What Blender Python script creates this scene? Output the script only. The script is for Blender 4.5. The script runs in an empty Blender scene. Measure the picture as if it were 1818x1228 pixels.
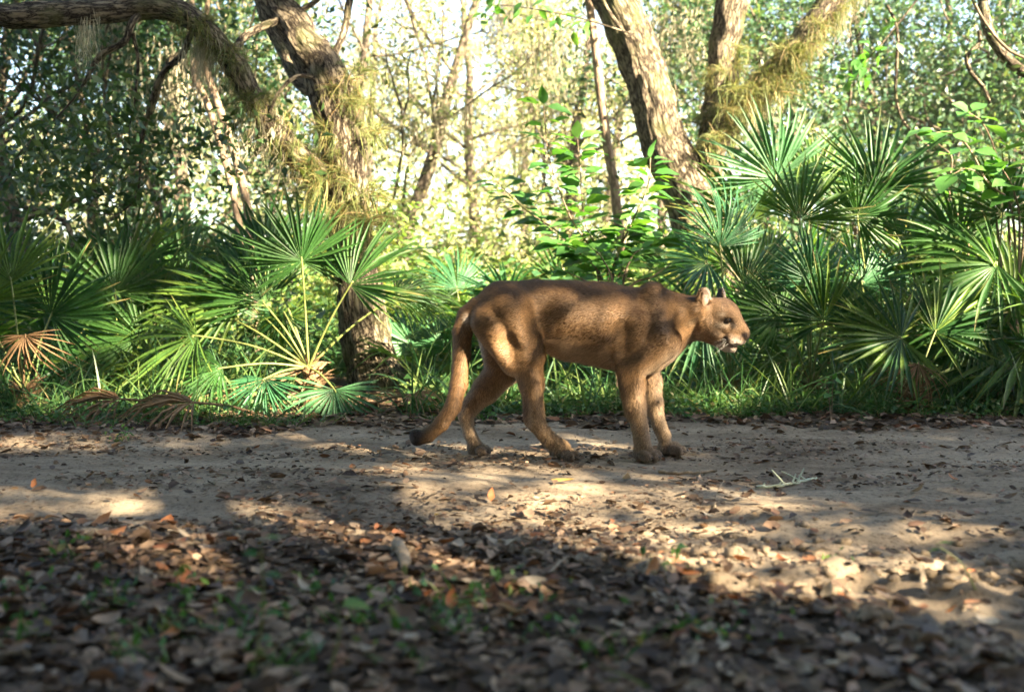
import bpy, math, random
import numpy as np
from mathutils import Vector, Matrix

rng = np.random.default_rng(11)
random.seed(11)
sc = bpy.context.scene
COL = sc.collection

# ------------------------------------------------------------------ camera
FPX, CX, CY, HOR = 1750.0, 909.0, 614.0, 542.0
CAMH = 0.60
PITCH = math.atan((CY - HOR) / FPX)
cam_d = bpy.data.cameras.new('camera')
cam = bpy.data.objects.new('camera', cam_d)
COL.objects.link(cam)
cam.location = (0, 0, CAMH)
cam.rotation_euler = (math.pi / 2 - PITCH, 0, 0)
cam_d.sensor_width = 36.0
cam_d.lens = 36.0 * FPX / 1818.0
cam_d.clip_end = 2000
cam_d.clip_start = 0.05
cam_d.dof.use_dof = True
cam_d.dof.focus_distance = 4.25
cam_d.dof.aperture_fstop = 2.2
sc.camera = cam

# ------------------------------------------------------------------ light
SUN_EL = math.radians(30)
HX, HY = 0.80, -0.60                       # horizontal direction towards the sun
S = np.array([HX * math.cos(SUN_EL), HY * math.cos(SUN_EL), math.sin(SUN_EL)])
w = bpy.data.worlds.new('World'); sc.world = w; w.use_nodes = True
nt = w.node_tree
sky = nt.nodes.new('ShaderNodeTexSky'); sky.sky_type = 'NISHITA'; sky.sun_disc = False
sky.sun_elevation = SUN_EL; sky.sun_rotation = math.atan2(HX, HY)
nt.links.new(sky.outputs[0], nt.nodes['Background'].inputs[0])
nt.nodes['Background'].inputs[1].default_value = 0.05
sun_d = bpy.data.lights.new('sun', 'SUN'); sun = bpy.data.objects.new('sun', sun_d); COL.objects.link(sun)
sun_d.energy = 5.0; sun_d.angle = math.radians(0.5); sun_d.color = (1.0, 0.83, 0.60)
sun.rotation_euler = Vector(S).to_track_quat('Z', 'Y').to_euler()
sun.location = (20, -15, 20)
sc.view_settings.view_transform = 'Standard'
sc.view_settings.look = 'None'
sc.view_settings.gamma = 1
sc.view_settings.use_curve_mapping = False
sc.view_settings.exposure = 3.75

# ------------------------------------------------------------------ pixel helpers
FW = np.array([0, math.cos(PITCH), -math.sin(PITCH)]); UP = np.array([0, math.sin(PITCH), math.cos(PITCH)])
CAMP = np.array([0, 0, CAMH])
def ray(px, py):
    return np.array([(px - CX) / FPX, 0, 0]) + UP * ((CY - py) / FPX) + FW
def at(px, py, Y):
    r = ray(px, py); return CAMP + r * (Y / r[1])
def gnd(px, py, z=0.0):
    r = ray(px, py); return CAMP + r * ((z - CAMH) / r[2])
def to_px(P):
    P = np.asarray(P, float); d = P - CAMP
    zf = d @ FW
    return CX + FPX * d[..., 0] / zf, CY - FPX * (d @ UP) / zf

# ------------------------------------------------------------------ noise
def _hash(i, j, k, seed):
    n = (i * 374761393 + j * 668265263 + k * 2147483647 + seed * 1274126177) & 0xffffffff
    n = ((n ^ (n >> 13)) * 1274126177) & 0xffffffff
    n = ((n ^ (n >> 16)) * 2246822519) & 0xffffffff
    return ((n ^ (n >> 15)) & 0xffff) / 65535.0
def vnoise(P, seed=0):
    P = np.asarray(P, float)
    if P.shape[-1] == 2: P = np.concatenate([P, np.zeros(P.shape[:-1] + (1,))], -1)
    I = np.floor(P).astype(np.int64); F = P - I; F = F * F * (3 - 2 * F)
    r = 0
    for a in (0, 1):
        for b in (0, 1):
            for c in (0, 1):
                wgt = (F[..., 0] if a else 1 - F[..., 0]) * (F[..., 1] if b else 1 - F[..., 1]) * (F[..., 2] if c else 1 - F[..., 2])
                r = r + wgt * _hash(I[..., 0] + a, I[..., 1] + b, I[..., 2] + c, seed)
    return r
def fbm(P, seed=0, octv=3):
    r = 0; a = 0.5; P = np.asarray(P, float); t = 0
    for o in range(octv):
        r = r + a * vnoise(P * (2 ** o), seed + o); t += a; a *= 0.5
    return r / t
def unit(v):
    return v / np.maximum(np.linalg.norm(v, axis=-1, keepdims=True), 1e-9)
def sstep(a, b, x):
    t = np.clip((x - a) / (b - a), 0, 1); return t * t * (3 - 2 * t)
def rdir(n):
    return unit(rng.normal(size=(n, 3)))

# ------------------------------------------------------------------ mesh helpers
def make_mesh(name, V, faces, attrs=None, smooth=False, mats=()):
    """faces: list of int arrays (n,3) / (n,4)"""
    me = bpy.data.meshes.new(name)
    V = np.asarray(V, np.float32)
    me.vertices.add(len(V)); me.vertices.foreach_set('co', V.ravel())
    if isinstance(faces, np.ndarray): faces = [faces]
    faces = [np.asarray(f, np.int32) for f in faces if len(f)]
    nl = sum(f.size for f in faces); npoly = sum(len(f) for f in faces)
    me.loops.add(nl); me.polygons.add(npoly)
    me.loops.foreach_set('vertex_index', np.concatenate([f.ravel() for f in faces]))
    st = []; o = 0
    for f in faces:
        st.append(o + np.arange(len(f)) * f.shape[1]); o += f.size
    me.polygons.foreach_set('loop_start', np.concatenate(st).astype(np.int32))
    if smooth: me.polygons.foreach_set('use_smooth', np.ones(npoly, bool))
    for k, a in (attrs or {}).items():
        a = np.asarray(a, np.float32)
        if a.ndim == 1:
            me.attributes.new(k, 'FLOAT', 'POINT').data.foreach_set('value', a)
        elif a.shape[1] == 3:
            me.attributes.new(k, 'FLOAT_VECTOR', 'POINT').data.foreach_set('vector', a.ravel())
        else:
            me.attributes.new(k, 'FLOAT_COLOR', 'POINT').data.foreach_set('color', a.ravel())
    for m in mats: me.materials.append(m)
    me.update(calc_edges=True); me.validate()
    return me
def link(name, me, parent=None, loc=None):
    o = bpy.data.objects.new(name, me); COL.objects.link(o)
    if parent is not None: o.parent = parent
    if loc is not None: o.location = loc
    return o
def tag(o, label=None, cat=None, group=None, kind=None):
    if label: o['label'] = label
    if cat: o['category'] = cat
    if group: o['group'] = group
    if kind: o['kind'] = kind
    return o
def empty(name, loc, label, cat, group=None):
    o = bpy.data.objects.new(name, None); COL.objects.link(o); o.location = loc
    o.empty_display_size = 0.1
    return tag(o, label, cat, group)
class Bag:
    """collects quads with attributes into one mesh"""
    def __init__(s): s.V = []; s.F = []; s.A = {}; s.n = 0
    def add(s, V, F, **attrs):
        V = np.asarray(V).reshape(-1, 3); s.V.append(V); s.F.append(np.asarray(F) + s.n); s.n += len(V)
        for k, a in attrs.items(): s.A.setdefault(k, []).append(np.asarray(a))
    def mesh(s, name, mat, smooth=False, org=None):
        V = np.concatenate(s.V)
        if org is not None: V = V - np.asarray(org)
        return make_mesh(name, V, s.F, {k: np.concatenate(a) for k, a in s.A.items()}, smooth, [mat])

def leaf_cloud(C, L, asp=0.45, axis=None, nrm=None, fold=0.12):
    """one bent rhombus per leaf -> V, F, rnd"""
    N = len(C); L = np.broadcast_to(np.asarray(L, float), (N,))[:, None]
    d = rdir(N) if axis is None else unit(axis)
    q = rdir(N) if nrm is None else nrm
    s = unit(np.cross(d, q)); n = np.cross(s, d)
    wd = L * asp * 0.5 * rng.uniform(0.75, 1.25, (N, 1))
    v0 = C; v2 = C + d * L - n * L * rng.uniform(0, 0.25, (N, 1))
    m = C + d * L * 0.48
    v1 = m + s * wd + n * L * fold; v3 = m - s * wd + n * L * fold
    V = np.stack([v0, v1, v2, v3], 1).reshape(-1, 3)
    F = np.arange(N * 4).reshape(N, 4)
    return V, F, np.repeat(rng.random(N), 4)
def oval_cloud(C, L, asp, axis, nrm, fold=0.12):
    """rounder leaf of two curled quads"""
    N_ = len(C); L = np.broadcast_to(np.asarray(L, float), (N_,))[:, None]
    d = unit(axis); s = unit(np.cross(d, nrm)); n = np.cross(s, d)
    wd = L * asp * 0.5 * rng.uniform(0.7, 1.3, (N_, 1)); cu = rng.normal(size=(N_, 1)) * .07 + .03; cv = np.abs(rng.normal(size=(N_, 1))) * fold * .8
    def pt(t, sd, up): return C + d * L * (t - .5) + s * wd * sd + n * L * up
    V = np.stack([pt(0, 0, cu), pt(.30, .88, cv), pt(.70, .95, cv * .8), pt(1, .05, cu), pt(.72, -.85, cv), pt(.28, -.95, cv * .7)], 1).reshape(-1, 3)
    b = np.arange(N_)[:, None] * 6
    F = np.concatenate([b + np.array([[0, 1, 2, 3]]), b + np.array([[0, 3, 4, 5]])])
    return V, F, np.repeat(rng.random(N_), 6)
def blades(B, D, L, W, bend=0.3, nseg=4, side=None, g=(0, 0, -1), wob=0.0):
    """tapering ribbons from base B along D, bent by g"""
    N = len(B); L = np.broadcast_to(np.asarray(L, float), (N,)); W = np.broadcast_to(np.asarray(W, float), (N,))
    bend = np.broadcast_to(np.asarray(bend, float), (N,))
    D = unit(D); sd = unit(np.cross(D, rdir(N))) if side is None else unit(side)
    g = np.asarray(g, float)
    rows = []
    for k in range(nseg + 1):
        t = k / nseg
        p = B + D * (L * t)[:, None] + g * (L * bend * t * t)[:, None]
        if wob and k: p = p + rng.normal(size=(N, 3)) * (L * wob * t)[:, None]
        ww = (W * 0.5 * max(0.04, (1 - t) ** 0.6) * (0.6 + 0.4 * min(1, t * 4)))[:, None]
        rows.append(np.stack([p - sd * ww, p + sd * ww], 1))
    V = np.stack(rows, 1).reshape(-1, 3)                     # N, nseg+1, 2
    base = (np.arange(N) * (nseg + 1) * 2)[:, None]
    F = np.concatenate([np.concatenate([base + 2 * k, base + 2 * k + 1, base + 2 * k + 3, base + 2 * k + 2], 1) for k in range(nseg)])
    return V, F, np.repeat(rng.random(N), (nseg + 1) * 2)
def spline(P, n):
    P = np.asarray(P, float)
    Q = np.concatenate([[2 * P[0] - P[1]], P, [2 * P[-1] - P[-2]]])
    seg = len(P) - 1; t = np.linspace(0, seg, n); i = np.minimum(t.astype(int), seg - 1); f = (t - i)[:, None]
    a, b, c, d = Q[i], Q[i + 1], Q[i + 2], Q[i + 3]
    return 0.5 * ((2 * b) + (c - a) * f + (2 * a - 5 * b + 4 * c - d) * f * f + (3 * b - a - 3 * c + d) * f ** 3)
def tube(P, R, ns=8, disp=None, cap=True):
    """P (n,3) path, R (n,) radii -> V, F, crd attribute"""
    P = np.asarray(P, float); n = len(P); R = np.broadcast_to(np.asarray(R, float), (n,))
    T = unit(np.gradient(P, axis=0))
    u = np.zeros((n, 3)); a = np.array([1.0, 0, 0]) if abs(T[0][0]) < 0.8 else np.array([0, 1.0, 0])
    u[0] = unit(a - T[0] * (a @ T[0]))
    for i in range(1, n):
        v = u[i - 1] - T[i] * (u[i - 1] @ T[i]); u[i] = unit(v)
    v = np.cross(T, u)
    th = np.arange(ns) * 2 * math.pi / ns
    s = np.concatenate([[0], np.cumsum(np.linalg.norm(np.diff(P, axis=0), axis=1))])
    ring = u[:, None] * np.cos(th)[None, :, None] + v[:, None] * np.sin(th)[None, :, None]
    crd = np.stack([np.cos(th)[None] * R[:, None], np.sin(th)[None] * R[:, None], np.repeat(s[:, None], ns, 1)], -1)
    rr = np.repeat(R[:, None], ns, 1)
    if disp is not None: rr = rr + disp(crd, R, s)
    V = (P[:, None] + ring * rr[..., None]).reshape(-1, 3)
    i = np.arange(n - 1)[:, None] * ns; j = np.arange(ns)[None]; j2 = (j + 1) % ns
    F = np.stack([i + j, i + j2, i + ns + j2, i + ns + j], -1).reshape(-1, 4)
    return V, F, crd.reshape(-1, 3)

# ------------------------------------------------------------------ materials
def new_mat(name):
    m = bpy.data.materials.new(name); m.use_nodes = True; t = m.node_tree; t.nodes.clear()
    out = t.nodes.new('ShaderNodeOutputMaterial'); return m, t, out
def N(t, typ, **kw):
    n = t.nodes.new(typ)
    for k, v in kw.items():
        if k.startswith('i_'):
            key = k[2:]; key = int(key) if key.isdigit() else key
            n.inputs[key].default_value = v
        else: setattr(n, k, v)
    return n
def ramp(t, stops, src):
    r = t.nodes.new('ShaderNodeValToRGB'); cr = r.color_ramp
    while len(cr.elements) < len(stops): cr.elements.new(0.5)
    for e, (p, c) in zip(cr.elements, stops):
        e.position = p; e.color = (*c, 1)
    t.links.new(src, r.inputs[0]); return r.outputs[0]
def mat_leaf(name, stops, trans=0.45, rough=0.45, spec=0.4, tint=(1.25, 1.15, 0.6), tips=False):
    m, t, out = new_mat(name); L = t.links.new
    at_ = N(t, 'ShaderNodeAttribute', attribute_name='rnd'); oi = N(t, 'ShaderNodeObjectInfo')
    ad = N(t, 'ShaderNodeMath', operation='ADD'); L(at_.outputs['Fac'], ad.inputs[0]); L(oi.outputs['Random'], ad.inputs[1])
    fr = N(t, 'ShaderNodeMath', operation='FRACT'); L(ad.outputs[0], fr.inputs[0])
    c = ramp(t, stops, fr.outputs[0])
    tc = N(t, 'ShaderNodeTexCoord')
    nz = N(t, 'ShaderNodeTexNoise', i_Scale=35.0, i_Detail=3.0); L(tc.outputs['Object'], nz.inputs['Vector'])
    mr = N(t, 'ShaderNodeMapRange', i_1=0.3, i_2=0.7, i_3=0.7, i_4=1.25); L(nz.outputs['Fac'], mr.inputs[0])
    mx = N(t, 'ShaderNodeMix', data_type='RGBA', blend_type='MULTIPLY'); mx.inputs[0].default_value = 1
    L(c, mx.inputs[6]); L(mr.outputs[0], mx.inputs[7]); c = mx.outputs[2]
    if tips:
        ta = N(t, 'ShaderNodeAttribute', attribute_name='tip'); tm = N(t, 'ShaderNodeMix', data_type='RGBA'); L(ta.outputs['Fac'], tm.inputs[0]); L(c, tm.inputs[6]); tm.inputs[7].default_value = (0.30, 0.22, 0.09, 1); c = tm.outputs[2]
    p = N(t, 'ShaderNodeBsdfPrincipled'); p.inputs['Roughness'].default_value = rough; p.inputs['Specular IOR Level'].default_value = spec
    L(c, p.inputs['Base Color'])
    if trans > 0:
        tr = N(t, 'ShaderNodeBsdfTranslucent')
        m2 = N(t, 'ShaderNodeMix', data_type='RGBA', blend_type='MULTIPLY'); m2.inputs[0].default_value = 1
        L(c, m2.inputs[6]); m2.inputs[7].default_value = (*tint, 1); L(m2.outputs[2], tr.inputs[0])
        ms = N(t, 'ShaderNodeMixShader'); ms.inputs[0].default_value = trans
        L(p.outputs[0], ms.inputs[1]); L(tr.outputs[0], ms.inputs[2]); L(ms.outputs[0], out.inputs[0])
    else: L(p.outputs[0], out.inputs[0])
    return m
def mat_bark(name, dark, light, moss=(0.10, 0.11, 0.04), mossy=0.35, fr=55.0, bump=0.9):
    m, t, out = new_mat(name); L = t.links.new
    a = N(t, 'ShaderNodeAttribute', attribute_name='crd')
    mp = N(t, 'ShaderNodeMapping'); mp.inputs['Scale'].default_value = (1, 1, 0.28); L(a.outputs['Vector'], mp.inputs[0])
    n1 = N(t, 'ShaderNodeTexNoise', i_Scale=fr, i_Detail=6.0, i_Roughness=0.65); L(mp.outputs[0], n1.inputs['Vector'])
    vo = N(t, 'ShaderNodeTexVoronoi', feature='DISTANCE_TO_EDGE', i_Scale=fr * 0.6); 
    wn = N(t, 'ShaderNodeMix', data_type='VECTOR'); wn.inputs[0].default_value = 0.06
    L(mp.outputs[0], wn.inputs[4]); L(n1.outputs['Color'], wn.inputs[5]); L(wn.outputs[1], vo.inputs['Vector'])
    mr = N(t, 'ShaderNodeMapRange', i_1=0.0, i_2=0.22); L(vo.outputs['Distance'], mr.inputs[0])
    mu = N(t, 'ShaderNodeMath', operation='MULTIPLY'); L(mr.outputs[0], mu.inputs[0]); L(n1.outputs['Fac'], mu.inputs[1])
    c = ramp(t, [(0.08, dark), (0.55, light)], mu.outputs[0])
    n2 = N(t, 'ShaderNodeTexNoise', i_Scale=5.0, i_Detail=4.0); L(a.outputs['Vector'], n2.inputs['Vector'])
    m3 = N(t, 'ShaderNodeMapRange', i_1=0.5, i_2=0.7, i_3=0.0, i_4=mossy); L(n2.outputs['Fac'], m3.inputs[0])
    mx = N(t, 'ShaderNodeMix', data_type='RGBA'); L(m3.outputs[0], mx.inputs[0]); L(c, mx.inputs[6]); mx.inputs[7].default_value = (*moss, 1)
    p = N(t, 'ShaderNodeBsdfPrincipled'); p.inputs['Roughness'].default_value = 0.9; p.inputs['Specular IOR Level'].default_value = 0.15
    L(mx.outputs[2], p.inputs['Base Color'])
    b = N(t, 'ShaderNodeBump', i_Strength=bump, i_Distance=0.02); L(mu.outputs[0], b.inputs['Height']); L(b.outputs[0], p.inputs['Normal'])
    L(p.outputs[0], out.inputs[0]); return m
def mat_attr(name, rough=0.8, spec=0.2, sheen=0.0):
    m, t, out = new_mat(name); L = t.links.new
    a = N(t, 'ShaderNodeAttribute', attribute_name='col')
    p = N(t, 'ShaderNodeBsdfPrincipled'); p.inputs['Roughness'].default_value = rough; p.inputs['Specular IOR Level'].default_value = spec
    p.inputs['Sheen Weight'].default_value = sheen
    L(a.outputs['Color'], p.inputs['Base Color']); L(p.outputs[0], out.inputs[0]); return m
def mat_plain(name, c, rough=0.6, spec=0.3, var=0.25, scale=30.0, bump=0.0):
    m, t, out = new_mat(name); L = t.links.new
    tc = N(t, 'ShaderNodeTexCoord'); nz = N(t, 'ShaderNodeTexNoise', i_Scale=scale, i_Detail=4.0); L(tc.outputs['Object'], nz.inputs['Vector'])
    cc = ramp(t, [(0.3, tuple(x * (1 - var) for x in c)), (0.7, tuple(min(1, x * (1 + var)) for x in c))], nz.outputs['Fac'])
    p = N(t, 'ShaderNodeBsdfPrincipled'); p.inputs['Roughness'].default_value = rough; p.inputs['Specular IOR Level'].default_value = spec
    L(cc, p.inputs['Base Color'])
    if bump:
        b = N(t, 'ShaderNodeBump', i_Strength=bump, i_Distance=0.005); L(nz.outputs['Fac'], b.inputs['Height']); L(b.outputs[0], p.inputs['Normal'])
    L(p.outputs[0], out.inputs[0]); return m

M = {}
M['frond'] = mat_leaf('frond', [(0, (0.024, 0.085, 0.021)), (0.5, (0.048, 0.125, 0.027)), (1, (0.13, 0.21, 0.032))], 0.40, 0.42, 0.3, (1.2, 1.3, 0.5), True)
M['frond_pale'] = mat_leaf('frond_pale', [(0, (0.040, 0.145, 0.062)), (1, (0.075, 0.19, 0.075))], 0.36, 0.42, 0.35, (1.1, 1.2, 0.6), True)
M['frond_dead'] = mat_leaf('frond_dead', [(0, (0.20, 0.12, 0.06)), (1, (0.36, 0.24, 0.13))], 0.2, 0.7, 0.2, (1.1, 1, .8))
M['petiole'] = mat_plain('petiole', (0.17, 0.20, 0.055), 0.45, 0.4, 0.3, 20)
M['palm_base'] = mat_plain('palm_base', (0.20, 0.13, 0.07), 0.9, 0.1, 0.5, 60, 0.6)
M['broad'] = mat_leaf('broad', [(0, (0.05, 0.16, 0.035)), (0.6, (0.085, 0.22, 0.05)), (1, (0.14, 0.28, 0.05))], 0.45, 0.45, 0.4, (1.3, 1.3, 0.5))
M['oak_leaf'] = mat_leaf('oak_leaf', [(0, (0.030, 0.075, 0.025)), (0.6, (0.055, 0.11, 0.035)), (1, (0.11, 0.15, 0.045))], 0.35, 0.4, 0.45)
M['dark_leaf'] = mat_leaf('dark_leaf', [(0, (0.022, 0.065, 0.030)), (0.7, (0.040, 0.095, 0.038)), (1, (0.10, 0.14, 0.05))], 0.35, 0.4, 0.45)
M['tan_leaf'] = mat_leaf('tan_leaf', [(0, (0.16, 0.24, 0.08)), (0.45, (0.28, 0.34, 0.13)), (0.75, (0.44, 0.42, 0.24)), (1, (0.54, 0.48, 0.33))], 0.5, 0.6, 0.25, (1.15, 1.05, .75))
M['blue_leaf'] = mat_leaf('blue_leaf', [(0, (0.040, 0.10, 0.055)), (0.7, (0.07, 0.15, 0.07)), (1, (0.15, 0.21, 0.08))], 0.4, 0.45, 0.4)
M['under'] = mat_leaf('under', [(0, (0.035, 0.105, 0.04)), (0.6, (0.065, 0.16, 0.05)), (1, (0.17, 0.24, 0.07))], 0.4, 0.4, 0.45)
M['grass'] = mat_leaf('grass', [(0, (0.04, 0.12, 0.035)), (0.7, (0.075, 0.175, 0.045)), (0.9, (0.15, 0.20, 0.06)), (1, (0.32, 0.26, 0.13))], 0.35, 0.45, 0.4, (1.2, 1.2, .5))
M['moss'] = mat_leaf('moss', [(0, (0.26, 0.24, 0.16)), (1, (0.50, 0.45, 0.32))], 0.3, 0.9, 0.1, (1, 1, .9))
M['air_plant'] = mat_leaf('air_plant', [(0, (0.08, 0.12, 0.035)), (0.5, (0.17, 0.20, 0.06)), (0.8, (0.26, 0.24, 0.09)), (1, (0.30, 0.20, 0.10))], 0.35, 0.6, 0.25, (1.15, 1.1, .7))
M['litter'] = mat_leaf('litter', [(0, (0.034, 0.021, 0.012)), (0.35, (0.085, 0.053, 0.030)), (0.65, (0.17, 0.108, 0.063)), (0.86, (0.34, 0.245, 0.16)), (0.95, (0.24, 0.12, 0.06)), (1, (0.20, 0.08, 0.035))], 0.1, 0.6, 0.3, (1.1, .9, .7))
M['leaf_red'] = mat_leaf('leaf_red', [(0, (0.33, 0.11, 0.04)), (1, (0.45, 0.20, 0.07))], 0.15, 0.6, 0.3, (1.1, .9, .7))
M['leaf_yellow'] = mat_leaf('leaf_yellow', [(0, (0.55, 0.34, 0.08)), (1, (0.60, 0.42, 0.14))], 0.2, 0.6, 0.3, (1.1, 1, .7))
M['leaf_pale'] = mat_leaf('leaf_pale', [(0, (0.36, 0.28, 0.19)), (1, (0.50, 0.42, 0.30))], 0.15, 0.6, 0.3, (1.1, 1, .8))
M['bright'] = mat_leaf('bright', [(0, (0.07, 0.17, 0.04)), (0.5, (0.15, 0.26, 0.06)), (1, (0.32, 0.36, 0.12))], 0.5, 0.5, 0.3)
M['stick'] = mat_plain('stick', (0.28, 0.22, 0.15), 0.85, 0.15, 0.4, 50, 0.5)
M['lichen'] = mat_plain('lichen', (0.46, 0.50, 0.36), 0.9, 0.1, 0.3, 50)
M['bark'] = mat_bark('bark', (0.030, 0.022, 0.016), (0.26, 0.215, 0.145), (0.15, 0.16, 0.06), 0.65)
M['bark_far'] = mat_bark('bark_far', (0.05, 0.04, 0.03), (0.22, 0.18, 0.13), mossy=0.5, fr=35)
M['bark_thin'] = mat_bark('bark_thin', (0.14, 0.10, 0.07), (0.36, 0.27, 0.18), mossy=0.2, fr=40, bump=0.4)
M['fur'] = mat_attr('fur', 0.75, 0.2, 0.15)
M['fur_strand'] = mat_attr('fur_strand', 0.55, 0.3, 0.0)
M['eye'] = mat_plain('eye', (0.035, 0.022, 0.010), 0.08, 0.6, 0.2, 40)
M['pupil'] = mat_plain('pupil', (0.004, 0.004, 0.004), 0.08, 0.6, 0.1)
M['whisker'] = mat_plain('whisker', (0.75, 0.72, 0.66), 0.5, 0.4, 0.05)
M['claw'] = mat_plain('claw', (0.03, 0.025, 0.02), 0.4, 0.4, 0.2)

# ------------------------------------------------------------------ terrain
def near_edge(x): return 2.42 - 0.10 * np.clip(x, -8, 8) - 1.15 * np.clip(x - 0.1, 0, 2.0) ** 1.2 + 0.05 * np.sin(x * 2.1 + 0.4)
def far_edge(x): return 4.86 + 0.10 * np.sin(x * 0.9 + 0.8) + 0.05 * np.clip(x, -6, 6)
def road_sd(x, y):
    n = fbm(np.stack([x * 2.3, y * 3.1], -1), 5, 3) - 0.5
    return np.minimum(y - near_edge(x), far_edge(x) - y) + n * 0.65
def height(x, y):
    x = np.asarray(x, float); y = np.asarray(y, float)
    P = np.stack([x, y], -1)
    r = np.minimum(y - near_edge(x), far_edge(x) - y)
    z = -0.030 * sstep(-0.15, 0.5, r) * 1.0
    bend = 0.45 * np.clip(x - 0.3, 0, 3) ** 1.3
    for yc, wd, dp in ((2.95, 0.20, 0.030), (4.15, 0.26, 0.018)):          # wheel ruts
        z = z - dp * np.exp(-((y - yc + (bend if yc < 3.5 else bend * 0.4)) / wd) ** 2)
    z = z + 0.03 * (fbm(P * 1.1, 21, 2) - 0.5) * sstep(8, 4, np.abs(x))
    rough = 0.014 + 0.055 * np.exp(-(((x - 0.95) / 0.5) ** 2 + ((y - 2.25) / 0.45) ** 2)) + 0.012 * np.exp(-((y - near_edge(x)) / 0.12) ** 2)
    z = z + rough * (fbm(P * 9.0, 3, 3) - 0.5) * 1.6
    z = z + 0.007 * (fbm(P * 38.0, 8, 2) - 0.5)
    z = z + 0.10 * sstep(5.0, 7.5, y) + 0.02 * sstep(2.4, 1.2, y)
    far = sstep(10, 30, np.hypot(x, y))
    return z * (1 - far) + 0.1 * far
def axis_pts(lo, a, b, hi, d, g):
    m = list(np.arange(a, b + 1e-6, d)); x = b; s = d; R_ = []
    while x < hi: s *= g; x += s; R_.append(min(x, hi))
    x = a; s = d; Lf = []
    while x > lo: s *= g; x -= s; Lf.append(max(x, lo))
    return np.array(Lf[::-1] + m + R_)
def grid_mesh(name, xs, ys, zf, mat, keep=None, attrs=None):
    X, Y = np.meshgrid(xs, ys, indexing='ij'); Z = zf(X, Y)
    V = np.stack([X, Y, Z], -1).reshape(-1, 3); nx, ny = X.shape
    i = np.arange(nx - 1)[:, None] * ny; j = np.arange(ny - 1)[None]
    F = np.stack([i + j, i + ny + j, i + ny + j + 1, i + j + 1], -1).reshape(-1, 4)
    if keep is not None:
        k = keep(X, Y).ravel(); F = F[k[F].any(1)]
        used = np.unique(F); mp = np.full(len(V), -1); mp[used] = np.arange(len(used)); V = V[used]; F = mp[F]
    return make_mesh(name, V, F, None, True, [mat])

def mat_soil():
    m, t, out = new_mat('forest_soil'); L = t.links.new
    tc = N(t, 'ShaderNodeTexCoord')
    n1 = N(t, 'ShaderNodeTexNoise', i_Scale=9.0, i_Detail=8.0, i_Roughness=0.7); L(tc.outputs['Object'], n1.inputs['Vector'])
    c = ramp(t, [(0.3, (0.035, 0.028, 0.020)), (0.55, (0.09, 0.068, 0.046)), (0.75, (0.17, 0.13, 0.09))], n1.outputs['Fac'])
    p = N(t, 'ShaderNodeBsdfPrincipled'); p.inputs['Roughness'].default_value = 0.95; p.inputs['Specular IOR Level'].default_value = 0.1
    n2 = N(t, 'ShaderNodeTexNoise', i_Scale=90.0, i_Detail=4.0); L(tc.outputs['Object'], n2.inputs['Vector'])
    b = N(t, 'ShaderNodeBump', i_Strength=0.6, i_Distance=0.01); L(n2.outputs['Fac'], b.inputs['Height']); L(b.outputs[0], p.inputs['Normal'])
    L(c, p.inputs['Base Color']); L(p.outputs[0], out.inputs[0]); return m
def mat_sand():
    m, t, out = new_mat('sandy_track'); L = t.links.new
    tc = N(t, 'ShaderNodeTexCoord')
    mp = N(t, 'ShaderNodeMapping'); mp.inputs['Scale'].default_value = (0.55, 1.6, 1); L(tc.outputs['Object'], mp.inputs[0])
    n1 = N(t, 'ShaderNodeTexNoise', i_Scale=2.2, i_Detail=7.0, i_Roughness=0.68); L(mp.outputs[0], n1.inputs['Vector'])
    c = ramp(t, [(0.30, (0.15, 0.115, 0.080)), (0.48, (0.27, 0.215, 0.150)), (0.68, (0.40, 0.33, 0.235))], n1.outputs['Fac'])
    n3 = N(t, 'ShaderNodeTexNoise', i_Scale=55.0, i_Detail=6.0, i_Roughness=0.75); L(tc.outputs['Object'], n3.inputs['Vector'])
    f = ramp(t, [(0.36, (0.30, 0.28, 0.26)), (0.47, (0.9, 0.9, 0.9)), (0.7, (1.12, 1.1, 1.06))], n3.outputs['Fac'])
    mx = N(t, 'ShaderNodeMix', data_type='RGBA', blend_type='MULTIPLY'); mx.inputs[0].default_value = 0.9; L(c, mx.inputs[6]); L(f, mx.inputs[7])
    p = N(t, 'ShaderNodeBsdfPrincipled'); p.inputs['Roughness'].default_value = 0.95; p.inputs['Specular IOR Level'].default_value = 0.1
    n2 = N(t, 'ShaderNodeTexNoise', i_Scale=140.0, i_Detail=5.0, i_Roughness=0.7); L(tc.outputs['Object'], n2.inputs['Vector'])
    b = N(t, 'ShaderNodeBump', i_Strength=0.7, i_Distance=0.008); L(n2.outputs['Fac'], b.inputs['Height'])
    b2 = N(t, 'ShaderNodeBump', i_Strength=0.5, i_Distance=0.02); L(n3.outputs['Fac'], b2.inputs['Height']); L(b.outputs[0], b2.inputs['Normal'])
    L(b2.outputs[0], p.inputs['Normal'])
    L(mx.outputs[2], p.inputs['Base Color']); L(p.outputs[0], out.inputs[0]); return m
gx = axis_pts(-150, -3.2, 3.2, 150, 0.035, 1.12); gy = axis_pts(-150, 1.0, 6.5, 180, 0.03, 1.12)
ground = link('ground', grid_mesh('ground', gx, gy, height, mat_soil())); tag(ground, kind='structure')
rx = axis_pts(-60, -3.4, 3.4, 60, 0.017, 1.15); ry = np.arange(-1.5, 5.5, 0.017)
def road_z(x, y): return height(x, y) + np.clip(road_sd(x, y) * 0.10, -0.03, 0.007)
road = link('dirt_track', grid_mesh('dirt_track', rx, ry, road_z, mat_sand(), keep=lambda x, y: road_sd(x, y) > -0.05)); tag(road, kind='structure')
def surf(x, y): return np.maximum(height(x, y), road_z(x, y))
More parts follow.
